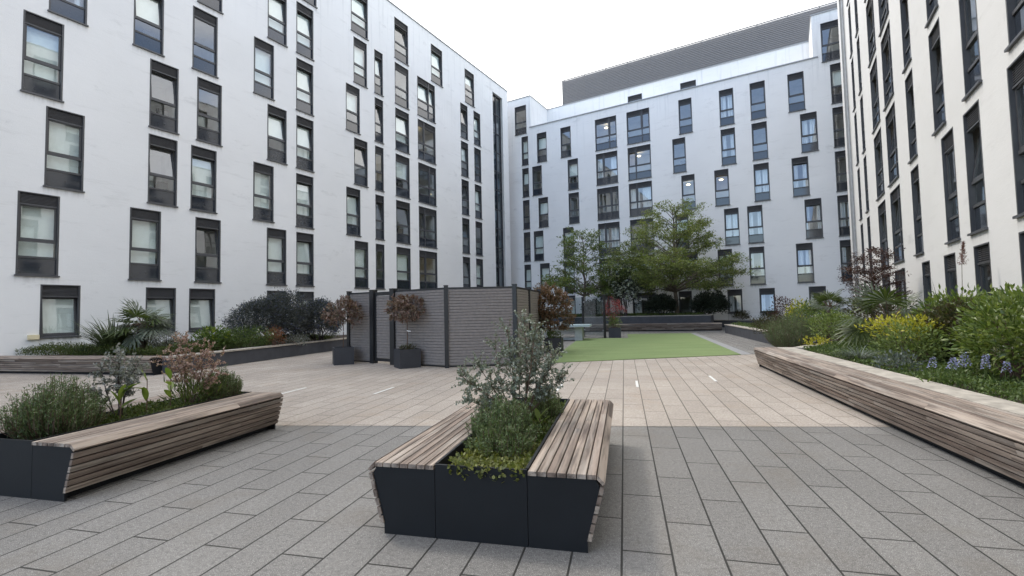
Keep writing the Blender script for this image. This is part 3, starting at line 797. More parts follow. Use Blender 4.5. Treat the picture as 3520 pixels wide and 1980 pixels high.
Rw[6] += [(16.6,17.77),(13.4,14.57),(10.2,11.37)]
BR = thing('apartment_building', 'white block on the right seen steeply along its face, above the densely planted bed', 'building', (NR.x*DR, NR.y*DR, 0), A)
wb = MB(); holes = [(u0, sillz(r), u1, head(r)) for r, ws in Rw.items() for (u0,u1) in ws] + [(30.69,.3,32.16,18.85)]
facade_wall(wb, -14, 33.0, 0, ROOF, holes); building_shell(wb, -14, 33.0, ROOF, 13)
wb.build('wall', M['render_sun_toned'], BR)
cb = MB(); cb.box(-14,-.35,ROOF,33.04,.05,ROOF+.06); cb.build('coping', M['coping_metal'], BR)
for r, ws in Rw.items():
    for i, (u0,u1) in enumerate(ws):
        k += 1; w = u1-u0
        make_window(BR, u0, sillz(r), w, 'g' if r == 0 else 'u', pick([('full',.4),('half',.15),('curt',.1),('none',.35)]),
                    rnd.choice([0,R(8),R(9),R(9)]) if r else 0, (.55 if w > 1.5 else None), k)
stair_glazing(BR, 30.69, 32.16, .3, 18.85)
for B_ in (BL, BM, BR):
    B_.scale = (K,K,K); B_.location = (B_.location.x*K, B_.location.y*K, HC*(1-K))
dp = MB(); dp.tube([(30.2,.07,.1),(30.2,.07,19.5)], [.05,.05], 8); dp.build('drainpipe', M['coping_metal'], BR)

# ------------------------------------------------------------------ ground
PA = R(76.6)                       # direction the paving runs
E2 = Vector((math.cos(PA), math.sin(PA))); E1 = Vector((E2.y, -E2.x))
g = MB(); g.add([(-250,-250,0),(250,-250,0),(250,250,0),(-250,250,0)], [(0,1,2,3)])
tag(g.build('ground', M['pave_grey']), 'grey rectangular concrete pavers in the foreground', None, kind='structure')
def sheet(name, poly, z, mat, label):
    b = MB(); b.add([(x,y,z) for x,y in poly], [tuple(range(len(poly)))]); return tag(b.build(name, mat), label, kind='structure')
lf = lambda x: 13.21 + .184*(x-.98)
sheet('buff_paving', [(-20,8.05),(-3.15,6.45),(4.51,5.71),(16,4.6),(16,lf(16)),(7.0,lf(7.0)),(.98,13.21),(1.86,17.29),(1.9,25),(-12,28),(-22,16)], .004, M['pave_buff'], 'band of buff pavers across the middle of the courtyard')
LAWN = [(.98,13.21),(6.9,14.30),(9.95,26.4),(6.5,26.75),(5.69,23.22),(3.35,23.75),(1.86,17.29)]
b = MB(); b.prism(LAWN, .0, .022); tag(b.build('lawn', M['lawn']), 'short artificial green lawn', kind='structure')
sheet('lawn_edging', [(6.94,14.32),(7.3,14.40),(10.32,26.6),(9.99,26.42)], .009, M['edging'], 'pale edging along the right side of the lawn')
strips = [((2.42,9.3),'right of the central planter, nearest the lawn centre'),((4.11,9.77),'farthest right, towards the long timber bench'),((-4.38,9.36),'just past the end of the left planter bench'),
          ((-2.52,9.16),'between the left planter bench and the slatted screen'),((.86,9.05),'half hidden behind the central planter')]
for (x,y), d in strips:
    b = MB(); b.box(-.024,-.38,-.02,.024,.38,.0085)
    o = b.build('inset_strip', M['strip']); o.location = (x,y,0); o.rotation_euler = (0,0,PA-math.pi/2)
    tag(o, 'white strip inset in the paving, '+d, 'paving strip', 'white strips inset in the paving')

# ------------------------------------------------------------------ timber benches
def slat(b, quad, length, rg, cuts=True):
    y = 0
    while y < length-1e-6:
        e = y + (rg.uniform(1.1,2.4) if cuts else length)
        if length-e < .5: e = length
        b.extr(quad, y+.0015, e-.0015); y = e
def seat_slats(ws, n, ztop, rg, length, x0=0.0, sx=1, ch=.045):
    b = MB(); p = (ws-ch)/n
    for i in range(n):
        a, c = x0+sx*(i*p+.004), x0+sx*((i+1)*p-.004)
        q = [(a,ztop-.028),(c,ztop-.028),(c,ztop-.003),(c-sx*.003,ztop),(a+sx*.003,ztop),(a,ztop-.003)]
        slat(b, q if sx > 0 else q[::-1], length, rg)
    xo = x0+sx*ws                                   # the bevelled corner board
    q = [(xo-sx*ch,ztop-.026),(xo-sx*.010,ztop-.062),(xo+sx*.004,ztop-.046),(xo-sx*(ch-.004),ztop+.0)]
    slat(b, q if sx > 0 else q[::-1], length, rg)
    return b
def side_slats(xo, ztop, n, rg, length, sx=1, lean=.09, zb=.068):
    b = MB(); H = ztop-.07-zb; p = H/n
    for i in range(n):
        za = zb+p*i+.007; zc = zb+p*(i+1)-.005
        xa = xo-sx*lean*(1-(za-zb)/H); xc = xo-sx*lean*(1-(zc-zb)/H)
        q = [(xa-sx*.026,za),(xa,za),(xc,zc),(xc-sx*.026,zc)]
        slat(b, q if sx > 0 else q[::-1], length, rg)
    return b
def make_planter():
    root = thing('planter_bench', '', 'planter bench'); rg = random.Random(3); Lb = 2.44; zt = .478
    tw, hw = .315, .80
    for sx in (1,-1):
        seat_slats(hw-tw-.004, 7, zt, rg, Lb, x0=sx*(tw+.004), sx=sx).build('seat_slats', M['wood'], root)
        side_slats(sx*hw, zt, 6, rg, Lb, sx).build('side_slats', M['wood'], root)
    for y in (.012, Lb-.032):                         # steel ends, three panels with fine seams
        for poly in ([(-tw+.002,0),(tw-.002,0),(tw-.002,zt+.004),(-tw+.002,zt+.004)],
                     [(tw+.002,0),(.688,0),(.688,.068),(.700,.068),(hw-.03,zt-.075),(hw-.055,zt-.032),(tw+.002,zt-.03)],
                     [(-.688,0),(-tw-.002,0),(-tw-.002,zt-.03),(-hw+.055,zt-.032),(-hw+.03,zt-.075),(-.700,.068),(-.688,.068)]):
            b = MB(); b.extr(poly, y, y+.02); b.build('end_panel', M['steel'], root)
    b = MB()
    b.box(-tw-.004,.033,.0,-tw+.014,Lb-.034,zt+.008); b.box(tw-.014,.033,.0,tw+.004,Lb-.034,zt+.008)
    b.box(-.61,.06,.0,-tw-.02,Lb-.06,.40); b.box(tw+.02,.06,.0,.61,Lb-.06,.40)
    for sx in (1,-1):
        q = [(sx*(hw-.15),.06),(sx*(hw-.125),.06),(sx*(hw-.035),zt-.075),(sx*(hw-.06),zt-.075)]
        b.extr(q if sx > 0 else q[::-1], .04, Lb-.04)  # dark backing added behind the side slats to deepen the shade in their gaps
    b.build('trough', M['steel'], root)
    b = MB(); n = 24; v = []; rr = random.Random(2)
    for j in range(n+1):
        for i in range(9): v.append((-tw+.015+(2*tw-.03)*i/8, .034+(Lb-.07)*j/n, .40+rr.uniform(-.012,.015)))
    b.add(v, [(j*9+i,j*9+i+1,(j+1)*9+i+1,(j+1)*9+i) for j in range(n) for i in range(8)])
    b.build('soil', M['soil'], root)
    return root
RZ = PA-math.pi/2
PF = make_planter()
FRc = Vector((-.24,3.10)); PF.location = (FRc.x, FRc.y, 0); PF.rotation_euler = (0,0,RZ)
PF['label'] = 'central timber planter bench with black steel end, grey-leaved shrub growing from it'
PF['group'] = 'planter benches with timber seats'
PLb = copy_tree(PF); LPc = FRc - E1*4.29; PLb.location = (LPc.x, LPc.y, 0)
PLb['label'] = 'timber planter bench on the left, pink-leaved shrub and broad leaves growing from its trough'
def loc_in(c, a, b_, z=.40):
    p = c + E1*a + E2*b_; return (p.x, p.y, z)

def make_bench(label, length, ws, nslat, loc, rz, ends=(True,True), sides=6, lean=.09, back=None):
    root = thing('timber_bench', label, 'bench', (loc[0],loc[1],0), rz); rg = random.Random(hash(label[:9]) % 100 if False else len(label))
    zt = .475
    seat_slats(ws, nslat, zt, rg, length).build('seat_slats', M['wood'], root)
    side_slats(ws, zt, sides, rg, length, 1, lean).build('side_slats', M['wood'], root)
    poly = [(.01,0),(ws-.115,0),(ws-.115,.068),(ws-.102,.068),(ws-.03,zt-.075),(ws-.055,zt-.032),(.01,zt-.03)]
    for on, y in zip(ends, (.0,length)):
        if on:
            b = MB(); b.extr(poly, y-.012, y+.012); b.build('end_panel', M['steel'], root)
    b = MB(); b.box(.02,.05,.0,ws-.17,length-.05,.40); b.extr([(ws-.15,.06),(ws-.125,.06),(ws-.035,zt-.075),(ws-.06,zt-.075)], .02, length-.02); b.build('plinth', M['steel'], root)  # plinth, with a dark sheet added behind the slats as gap shade
    return root

# long bench on the right: outer edge faces the courtyard (local +x is towards the courtyard)
a0 = Vector((5.88,11.53)); a1 = Vector((3.79,3.5)); dv = (a0-a1).normalized(); nin = Vector((dv.y,-dv.x))   # nin points into the bed
LBR = (a0-a1).length+1.6
st0 = a0 + nin*.50
make_bench('long weathered timber bench running along the right planting bed', LBR, .50, 7, (st0.x, st0.y), math.atan2(-dv.x, dv.y)*-1+math.pi if False else math.atan2(-dv.y,-dv.x)-math.pi/2)
# bench on the left, running to the façade
b0 = Vector((-9.55,12.36)); 
make_bench('weathered timber bench in front of the left planting bed, dark steel end towards the screen', 7.2, .56, 7, (b0.x+E2.x*.56, b0.y+E2.y*.56), math.atan2(-E1.y,-E1.x)-math.pi/2) if False else None

def bench_along(label, p_outer, direction, outward, length, ws, ns, **kw):
    """p_outer: outer top corner where local y starts; direction: run of the slats; outward: towards the sitter"""
    d = Vector(direction).normalized(); o = Vector(outward).normalized()
    # local y = d, local x = outward; keep a right handed frame
    if d.x*o.y-d.y*o.x > 0:               # x cross y must be +z: need o x d > 0
        p = Vector(p_outer)+d*length; d = -d
    else: p = Vector(p_outer)
    q = p - o*ws
    return make_bench(label, length, ws, ns, (q.x,q.y), math.atan2(d.y,d.x)-math.pi/2, **kw)
for o in [x for x in list(COL.objects) if x.name.startswith('timber_bench')]:
    for ch in list(o.children): bpy.data.objects.remove(ch)
    bpy.data.objects.remove(o)
bench_along('long weathered timber bench running along the right planting bed', a0, -dv, -nin, LBR, .50, 7)
bench_along('weathered timber bench along the left planting bed, its dark steel end towards the screen', (-9.50,12.27), -E1, -E2, 8.3, .56, 7)
MB0 = Vector((12.75,28.62)); MD = Vector((-math.cos(R(14.5)), math.sin(R(14.5))))
MO = Vector((-math.sin(R(14.5)), -math.cos(R(14.5))))
bench_along('long dark timber bench at the far end, in front of the raised bed of trees', MB0, MD, MO, 11.5, .62, 7)

# ------------------------------------------------------------------ raised beds
def wall_run(bw, bc, pts, z, th=.28, over=.03, ct=.045, z0=0):
    """low wall along a polyline; th is laid to the right-hand side of the run"""
    for p, q in zip(pts, pts[1:]):
        p = Vector(p); q = Vector(q); d = (q-p).normalized(); n = Vector((d.y,-d.x))
        bw.prism([(p.x,p.y),(p.x+n.x*th,p.y+n.y*th),(q.x+n.x*th,q.y+n.y*th),(q.x,q.y)], z0, z-ct)
        Lg = (q-p).length; k = max(1, round(Lg/.9)); a = -over
        for i in range(k):
            s0 = Lg*i/k+.002; s1 = Lg*(i+1)/k-.002
            A_ = p+d*s0-n*over; B_ = p+d*s1-n*over; C_ = p+d*s1+n*(th+over); D_ = p+d*s0+n*(th+over)
            bc.prism([(A_.x,A_.y),(D_.x,D_.y),(C_.x,C_.y),(B_.x,B_.y)], z-ct+.002, z)
def soil_sheet(poly, z, root, seed):
    b = MB(); b.add([(x,y,z) for x,y in poly], [tuple(range(len(poly)))]); b.build('soil', M['soil'], root)

RBL = thing('raised_bed', 'raised planting bed along the left building behind a dark wall with pale coping', 'planting bed')
bw, bc = MB(), MB()
wall_run(bw, bc, [(-9.47,12.62),(-7.35,20.75),(-6.1,25.5)], .47)
bw.build('retaining_wall', M['wallpaint'], RBL); bc.build('coping', M['copestone'], RBL)
# keep the wall on the bed side
soil_sheet([(-9.6,12.95),(-18.5,15.05),(-18.5,22),(-6.3,27.5),(-7.6,20.8)], .40, RBL, 1)
b = MB(); q0 = Vector((-9.58,12.9)); 
wall_run(b, MB(), [(-17.9,14.9),(-9.55,12.93)], .44, .1); b.build('back_wall', M['wallpaint'], RBL)

RBR = thing('raised_bed', 'wide raised planting bed along the right building with pale stone coping', 'planting bed')
bw, bc = MB(), MB()
c0 = a0 + nin*.52 - dv*.02; c1 = a1 + nin*.52 - dv*1.7
wall_run(bw, bc, [(c1.x,c1.y),(c0.x,c0.y)], .475, .34, .01)
wall_run(bw, bc, [(c0.x+nin.x*.36,c0.y+nin.y*.36),(8.56,12.85)], .47, .25)
wall_run(bw, bc, [(8.60,13.05),(11.82,26.2)], .48, .30)
bw.build('retaining_wall', M['wallpaint'], RBR); bc.build('coping', M['copestone'], RBR)
Rb = lambda y: (DR*K+.505*y)/.863
soil_sheet([(c1.x+.3,c1.y),(c0.x+.35,c0.y-.05),(8.7,12.8),(11.95,26.2),(Rb(26.2)+.6,26.2),(Rb(c1.y)+.6,c1.y)], .40, RBR, 2)

RBM = thing('raised_bed', 'tall dark raised bed holding the courtyard trees in front of the far building', 'planting bed')
bw, bc = MB(), MB()
m0 = MB0 + MD*.0 - MO*.64 ; m0 = Vector((12.38,29.32)); m1 = m0+MD*11.8
wall_run(bw, bc, [(m1.x,m1.y),(m0.x,m0.y)], .97, -.3)
me = Vector((DM*T.x+NR.x*-.4, DM*T.y+NR.y*-.4))
wall_run(bw, bc, [(m0.x,m0.y),(m0.x+T.x*1.4,m0.y+T.y*1.4)], .97, -.3)
bw.build('retaining_wall', M['wallpaint'], RBM); bc.build('coping', M['copestone'], RBM)
def Mf(u, d=.02): p = T*(DM*K-d)+NR*u*K; return (p.x,p.y)
soil_sheet([(m0.x-.1,m0.y+.1),(m1.x,m1.y+.1),Mf(-16.5),Mf(-4.6)], .93, RBM, 3)
RBN = thing('raised_bed', 'low dark-walled bed against the foot of the far building, right of the trees', 'planting bed')
bw, bc = MB(), MB()
p0, p1 = Vector(Mf(-4.3,1.0)), Vector(Mf(3.2,1.0))
wall_run(bw, bc, [(p0.x,p0.y),(p1.x,p1.y)], .52, -.25)
bw.build('retaining_wall', M['wallpaint'], RBN); bc.build('coping', M['copestone'], RBN)
soil_sheet([Mf(-4.3,.95),Mf(3.2,.95),Mf(3.2),Mf(-4.3)], .48, RBN, 4)

# ------------------------------------------------------------------ slatted screen
FEN = thing('screen_fence', 'grey-brown slatted composite screen with black posts enclosing a store', 'fence')
FP = [(-5.15,14.78),(-4.22,14.22),(-3.47,13.68),(-1.78,12.60),(.07,12.74),(.50,14.52),(.94,16.33)]
FZ = 2.16
for i, (x,y) in enumerate(FP):
    b = MB(); r_ = .055 if i not in (1,2) else .085
    b.box(-r_,-r_,0,r_,r_,FZ+.04); b.box(-r_-.008,-r_-.008,FZ+.04,r_+.008,r_+.008,FZ+.06)
    o = b.build('post', M['post'], FEN); o.location = (x,y,0)
    j = min(i, len(FP)-2); o.rotation_euler = (0,0,math.atan2(FP[j+1][1]-FP[j][1], FP[j+1][0]-FP[j][0]))
def fence_panel(p, q, z0, z1, name, par):
    p = Vector(p); q = Vector(q); d = q-p; Lg = d.length
    b = MB(); n = int((z1-z0)/.078); h = (z1-z0)/n
    for i in range(n):
        za = z0+h*i
        b.add([(0,-.012,za+.004),(Lg,-.012,za+.004),(Lg,-.016,za+.012),(0,-.016,za+.012),(0,-.016,za+h-.016),(Lg,-.016,za+h-.016),(Lg,-.004,za+h-.004),(0,-.004,za+h-.004),
               (0,.014,za),(Lg,.014,za),(Lg,.014,za+h),(0,.014,za+h)],
              [(0,1,2,3),(3,2,5,4),(4,5,6,7),(9,8,11,10),(8,9,1,0),(7,6,10,11)])
    o = b.build(name, M['board'], par); o.location = (p.x,p.y,0); o.rotation_euler = (0,0,math.atan2(d.y,d.x)); return o, Lg
for i in range(len(FP)-1):
    p, q = Vector(FP[i]), Vector(FP[i+1]); d = (q-p).normalized()
    if i == 1:
        gt = fence_panel(p+d*.16, q-d*.16, .17, FZ-.14, 'gate', FEN)[0]
        Lg = (q-p).length-.32; fb = MB(); fb.box(-.07,-.025,.08,-.001,.03,FZ-.02); fb.box(Lg+.001,-.025,.08,Lg+.07,.03,FZ-.02); fb.box(-.001,-.025,FZ-.13,Lg+.001,.03,FZ-.02); fb.box(-.001,-.025,.08,Lg+.001,.03,.165)
        fb.build('gate_frame', M['post'], gt)
    else:
        pn, Lg = fence_panel(p+d*.06, q-d*.06, .07, FZ-.045, 'panel', FEN)
        cb = MB(); cb.box(0,-.022,FZ-.044,Lg,.022,FZ); cb.build('rail', M['post'], pn)
        cb = MB(); cb.box(0,-.022,.02,Lg,.022,.068); cb.build('rail', M['post'], pn)
pn, Lg = fence_panel((-5.15,14.84),(-4.2,18.9), .07, FZ-.045, 'panel', FEN)

# ------------------------------------------------------------------ square planter boxes and standards
def planter_box(label, loc, rz, s, h, mat='boxmetal', s2=None):
    s2 = s2 or s
    root = thing('planter_box', label, 'planter', (loc[0],loc[1],0), rz, 'square planter boxes')
    b = MB(); t = .03
    b.box(-s/2,-s2/2,0,s/2,-s2/2+t,h); b.box(-s/2,s2/2-t,0,s/2,s2/2,h); b.box(-s/2,-s2/2+t,0,-s/2+t,s2/2-t,h); b.box(s/2-t,-s2/2+t,0,s/2,s2/2-t,h)
    b.build('box', M[mat], root)
    b = MB(); b.box(-s/2+t,-s2/2+t,.02,s/2-t,s2/2-t,h-.05); b.build('soil', M['soil'], root)
    return root
ra = R(-30)
bx1 = Vector((-5.13,14.18)); bx2 = Vector((-2.93,12.98))
planter_box('charcoal planter box by the fence end nearest the left bed', bx1, R(26), .56, .51)
planter_box('charcoal planter box in front of the screen beside its gate', bx2, R(30), .58, .51)
planter_box('dark planter box at the lawn corner, behind the central grey shrub', (1.42,16.45), PA, .60, .52, 'boxmetal', .60)
planter_box('dark planter box at the far lawn edge beside the glass screen', (5.25,24.2), R(-15), .60, .50)

def standard(label, loc, stem_h, r, seed, mat, n_cl=150, per=9, base=.46, ll=.13, tagw=True):
    root = thing('standard_tree', label, 'small tree', (loc[0],loc[1],base), 0, 'bronze-leaved standard trees')
    rg = np.random.default_rng(seed)
    b = MB(); b.tube([(0,0,-.03),(.012,.0,stem_h*.5),(0,.01,stem_h+r[2]*.8)], [.016,.014,.010], 7)
    C, Dn, _ = shell_points(n_cl, r, seed=seed, fill=.4, lo=-.8); C = C+np.array([0,0,stem_h+r[2]*.85])
    for i in rg.choice(len(C), 22, replace=False):
        s0 = np.array([0,0,stem_h+rg.uniform(-.02,.5)*r[2]]); b.tube([s0,(s0+C[i])/2+np.array([0,0,.03]),C[i]], [.007,.005,.003], 4)
    b.build('trunk', M['twig'], root)
    P = np.repeat(C, per, 0)+rg.normal(0,.028,(len(C)*per,3)); Dd = np.repeat(Dn, per, 0)
    dirs = unit(Dd*.9+rg.normal(0,.6,P.shape)+np.array([0,0,-.05]))
    leaves('crown', LEAF[mat], root, T_LONG, P, dirs, ll*rg.uniform(.6,1.1,len(P)), .036*rg.uniform(.8,1.2,len(P)))
    if tagw:
        b = MB(); b.add([(.0,-.012,stem_h*.72),(.11,-.03,stem_h*.70),(.11,-.034,stem_h*.735),(.0,-.016,stem_h*.755),(.0,-.009,stem_h*.72),(.11,-.027,stem_h*.70),(.11,-.031,stem_h*.735),(.0,-.013,stem_h*.755)],
                        [(0,1,2,3),(7,6,5,4),(0,4,5,1),(1,5,6,2),(2,6,7,3),(3,7,4,0)]); b.build('plant_tag', M['paper'], root)
    return root
standard('bronze-leaved standard tree in the charcoal box nearest the left bed', bx1, .72, (.50,.50,.43), 4, 'photinia')
standard('bronze-leaved standard tree in the box beside the screen gate', bx2, .74, (.52,.52,.44), 9, 'photinia')
standard('tall orange-bronze standard tree at the lawn corner by the screen', (1.32,16.5), .22, (.76,.70,.93), 14, 'photinia2', 520, 9, .47, .135, False)
bush('low_shrub', 'low dark shrubs round the stem in the box beside the gate', 'shrub', (bx2.x,bx2.y,.46), (.22,.22,.07), 'darkmix', 40, 7, .05, .025, seed=3, stems=3, clump=.03)
bush('low_shrub', 'low green plants round the stem in the planter box at the lawn corner', 'shrub', (1.42,16.45,.47), (.27,.27,.13), 'mid', 50, 8, .08, .03, seed=5, stems=3, clump=.04)
# red maple in the far box
bush('red_maple', 'small red-leaved maple in the dark box by the glass screen', 'small tree', (5.2,24.2,.46), (.52,.44,.44), 'redacer', 60, 7, .13, .035, T_DIAMOND, h0=.52, seed=6, stems=16, clump=.06, up=-.05, foliage='crown')
bush('grassy_plant', 'yellow-green grassy planting under the red maple', 'plant', (5.25,24.2,.46), (.36,.30,.28), 'lightgrn', 90, 8, .14, .016, T_NEEDLE, seed=8, stems=3, clump=.05, up=.9)

# ------------------------------------------------------------------ table, glass screen, notice, small things
TT = thing('table_tennis_table', 'pale concrete table tennis table standing on the lawn', 'table', (2.42,22.95,0), R(-13.4))
b = MB(); b.box(-1.37,-.76,.68,1.37,.76,.75); b.build('tabletop', M['tabletop'], TT)
b = MB(); b.box(-1.39,-.78,.655,1.39,.78,.679); b.build('rim', M['concrete'], TT)
for x in (-.85,.82):
    b = MB(); b.box(x-.18,-.5,0,x+.18,.5,.655); b.build('leg', M['concrete'], TT)
b = MB(); b.box(-.665,-.35,.42,.635,.35,.56); b.box(-.665,-.3,.03,.635,.3,.12); b.build('stretcher', M['concrete'], TT)
b = MB(); b.box(-.02,-.80,.76,.02,.80,.90); b.build('net', M['coping_metal'], TT)

GS = thing('glass_screen', 'clear glass wind screen on dark posts behind the table tennis table', 'screen')
gp = [(2.55,26.35),(3.84,25.55),(4.68,23.92)]
for i, (x,y) in enumerate(gp[1:]):
    b = MB(); b.box(-.04,-.05,0,.04,.05,2.15); b.box(-.11,-.11,0,.11,.11,.012); o = b.build('post', M['post'], GS); o.location = (x,y,0.005)
    o.rotation_euler = (0,0,R(-60))
for i in range(2):
    p, q = Vector(gp[i]), Vector(gp[i+1]); d = (q-p).normalized(); Lg = (q-p).length
    b = MB(); b.box(.06,-.006,.10,Lg-.06,.006,2.14); o = b.build('pane', M['scrglass'], GS); o.location = (p.x,p.y,0); o.rotation_euler = (0,0,math.atan2(d.y,d.x))
    for x in (.10,Lg-.10):
        for zz in (.35,1.85):
            b = MB(); b.box(x-.05,-.018,zz,x+.05,.018,zz+.06)
            o = b.build('clamp', M['coping_metal'], GS); o.location = (p.x,p.y,0); o.rotation_euler = (0,0,math.atan2(d.y,d.x))
p, q = Vector(gp[0]), Vector(gp[1]); d = (q-p).normalized()
b = MB(); b.box(-.16,-.004,0,.16,-.001,.22); o = b.build('paper_notice', M['paper']); pp = p+d*.72; nn = Vector((d.y,-d.x))
o.location = (pp.x+nn.x*.012, pp.y+nn.y*.012, 1.56); o.rotation_euler = (0,0,math.atan2(d.y,d.x)); tag(o, 'blank white paper sheet fixed to the glass screen', 'notice')

eb = MB(); eb.box(0,.0,0,.26,.085,.15); eb.box(.01,.085,.01,.25,.095,.14)
o = eb.build('outlet_box', M['cream']); pz = -NR*DL + T*4.97; o.location = (pz.x+NR.x*.003, pz.y+NR.y*.003, .95); o.rotation_euler = (0,0,A+math.pi)
tag(o, 'small cream box on the left wall beside the lowest window', 'outlet box')
pz = (-NR*DL+T*4.96)*K; o.location = (pz.x+NR.x*.003, pz.y+NR.y*.003, HC-.555*K)
sl = MB(); sl.tube([(0,0,0),(0,0,.10)], [.012,.012], 6); sl.tube([(-.03,0,.10),(.06,0,.15)], [.035,.042], 10); o = sl.build('garden_spotlight', M['post']); o.location = (7.52,11.75,.41); tag(o, 'small black garden spotlight beside the end of the long bench', 'spotlight')

# ------------------------------------------------------------------ trees
def tree(label, loc, trunk_h, top, prof, n_limb, seed, mat, n_clump, per, ll, lw, r0, twigm='bark', lean=(0,0), name='courtyard_tree', flat=.10, spread=.34):
    """trunk, limbs reaching a given crown profile, flat leafy sprays along the limbs.
       prof: list of (height, half width)"""
    root = thing(name, label, 'tree', loc); rg = np.random.default_rng(seed)
    hs = [p[0] for p in prof]; wsf = [p[1] for p in prof]
    b = MB()
    tp = [np.array([0,0,-.1])]
    for k_ in range(1,8):
        f = k_/7; tp.append(np.array([lean[0]*f + rg.normal(0,.05), lean[1]*f + rg.normal(0,.05), top*.93*f]))
    b.tube(tp, [r0*(1-.9*(k_/7)**.8)+.008 for k_ in range(8)], 8)
    P = []; Dv = []
    for i in range(n_limb):
        f = (i+.5)/n_limb; zt = hs[0] + (hs[-1]-hs[0])*f**.95
        w = np.interp(zt, hs, wsf)*rg.uniform(.72,1.12)
        az = i*2.39996 + rg.normal(0,.35)
        end = np.array([math.cos(az)*w+lean[0]*f, math.sin(az)*w+lean[1]*f, zt+rg.normal(0,.12)])
        zs_ = max(trunk_h*.92, zt - w*rg.uniform(.35,.75)); zs_ = min(zs_, top*.88)
        tpi = zs_/(top*.93)*7; k0 = int(min(6,tpi)); s0 = tp[k0]*(1-(tpi-k0))+tp[k0+1]*(tpi-k0)
        m1 = s0*.55+end*.45+np.array([rg.normal(0,.1),rg.normal(0,.1),.10*w]); m2 = s0*.2+end*.8+np.array([rg.normal(0,.1),rg.normal(0,.1),.05*w])
        rb = r0*(.16+.26*(1-f))
        b.tube([s0,m1,m2,end], [rb,rb*.6,rb*.35,rb*.12], 5)
        poly = [s0,m1,m2,end]
        ns = max(4, int(3+w*3.2))
        for j in range(ns):
            t_ = .28+.72*(j+rg.random())/ns; q = t_*3; k1 = min(2,int(q)); pt = poly[k1]*(1-(q-k1))+poly[k1+1]*(q-k1)
            a2 = az + rg.choice([-1,1])*rg.uniform(.4,1.3); l2 = w*.42*(1.15-t_*.6)*rg.uniform(.5,1.1)+.12
            e2 = pt+np.array([math.cos(a2)*l2, math.sin(a2)*l2, l2*rg.uniform(-.1,.35)])
            b.tube([pt,(pt+e2)/2+np.array([0,0,.04]),e2], [rb*.28,rb*.18,.004], 4)
            nc = max(2, int(n_clump*l2))
            for c in range(nc):
                u = rg.uniform(.25,1.08); P.append(pt*(1-u)+e2*u+rg.normal(0,1,3)*np.array([spread*.45,spread*.45,flat*.7])); Dv.append(unit(e2-pt))
        P.append(end); Dv.append(unit(end-m2))
    b.build('trunk', M[twigm], root)
    C = np.array(P); Dv = np.array(Dv); n = len(C)*per
    PP = np.repeat(C, per, 0)+rg.normal(0,1,(n,3))*np.array([.10,.10,.045])*(spread/.34); DD = np.repeat(Dv, per, 0)
    dirs = unit(DD*.6+rg.normal(0,.6,(n,3))+np.array([0,0,.12]))
    leaves('crown', LEAF[mat], root, T_DIAMOND, PP, dirs, ll*rg.uniform(.6,1.15,n), lw*rg.uniform(.7,1.2,n), 1.1)
    return root
tree('larger green tree with spreading layered crown in the raised bed at the far end', (11.08,31.6,.93), 1.75, 7.75,
     [(1.5,2.3),(2.2,3.5),(3.0,4.0),(4.2,3.5),(5.4,2.8),(6.6,2.0),(7.7,.7)], 70, 21, 'tree', 6.0, 10, .14, .07, .16, flat=.17, spread=.40)
tree('smaller green tree with a narrow top in the raised bed, left of the larger tree', (4.95,32.0,.93), 1.55, 6.0,
     [(1.5,1.6),(2.3,2.8),(3.1,2.4),(4.1,1.3),(5.2,1.25),(6.0,.5)], 44, 5, 'tree2', 6.0, 11, .15, .074, .11, flat=.16, spread=.38)
tree('slim dark green tree between the two larger trees in the raised bed', (6.75,32.4,.93), 1.5, 3.7,
     [(1.35,.9),(2.0,1.5),(2.8,1.2),(3.6,.4)], 20, 8, 'tree2', 6.5, 10, .14, .055, .07, flat=.12, spread=.34)
# white blossoming shrub
bush('blossoming_shrub', 'tall upright shrub covered in white blossom between the two trees', 'shrub', (7.45,31.1,.93), (.9,.75,1.45), 'dark', 260, 14, .13, .06, seed=12, h0=.5, stems=14, clump=.13,
     extra=[('blossom','creamfl',.9,.13,.11,.25)], twig='darktwig')
for (lab, x, y, r, sd) in (('dark rounded shrub behind the glass screen in the raised bed', 5.40,31.9,(.56,.5,.55),31), ('dark rounded shrub left of the larger tree trunk in the raised bed', 9.85,31.0,(1.0,.7,.66),32),
                           ('wide dark shrub at the right end of the raised bed of trees', 12.95,30.9,(1.22,.8,.74),33)):
    bush('dark_shrub', lab, 'shrub', (x,y,.93 if sd != 33 else .60), r, 'dark', int(260*r[0]), 18, .15, .075, seed=sd, h0=.02 if sd != 33 else .25, stems=10, clump=.10, twig='darktwig', group='dark shrubs in the far raised bed', lo=-.6)
for lab, px, py in (('small spiky plant in the low bed below the far building, left one', *Mf(-2.6,.5)), ('small straggly plant in the low bed below the far building, right one', *Mf(-.9,.5))):
    bush('small_plant', lab, 'plant', (px,py,.48), (.5,.3,.3), 'darkmix', 40, 9, .2, .03, T_DIAMOND, seed=int(px*7)%50, stems=6, clump=.07, up=.8)

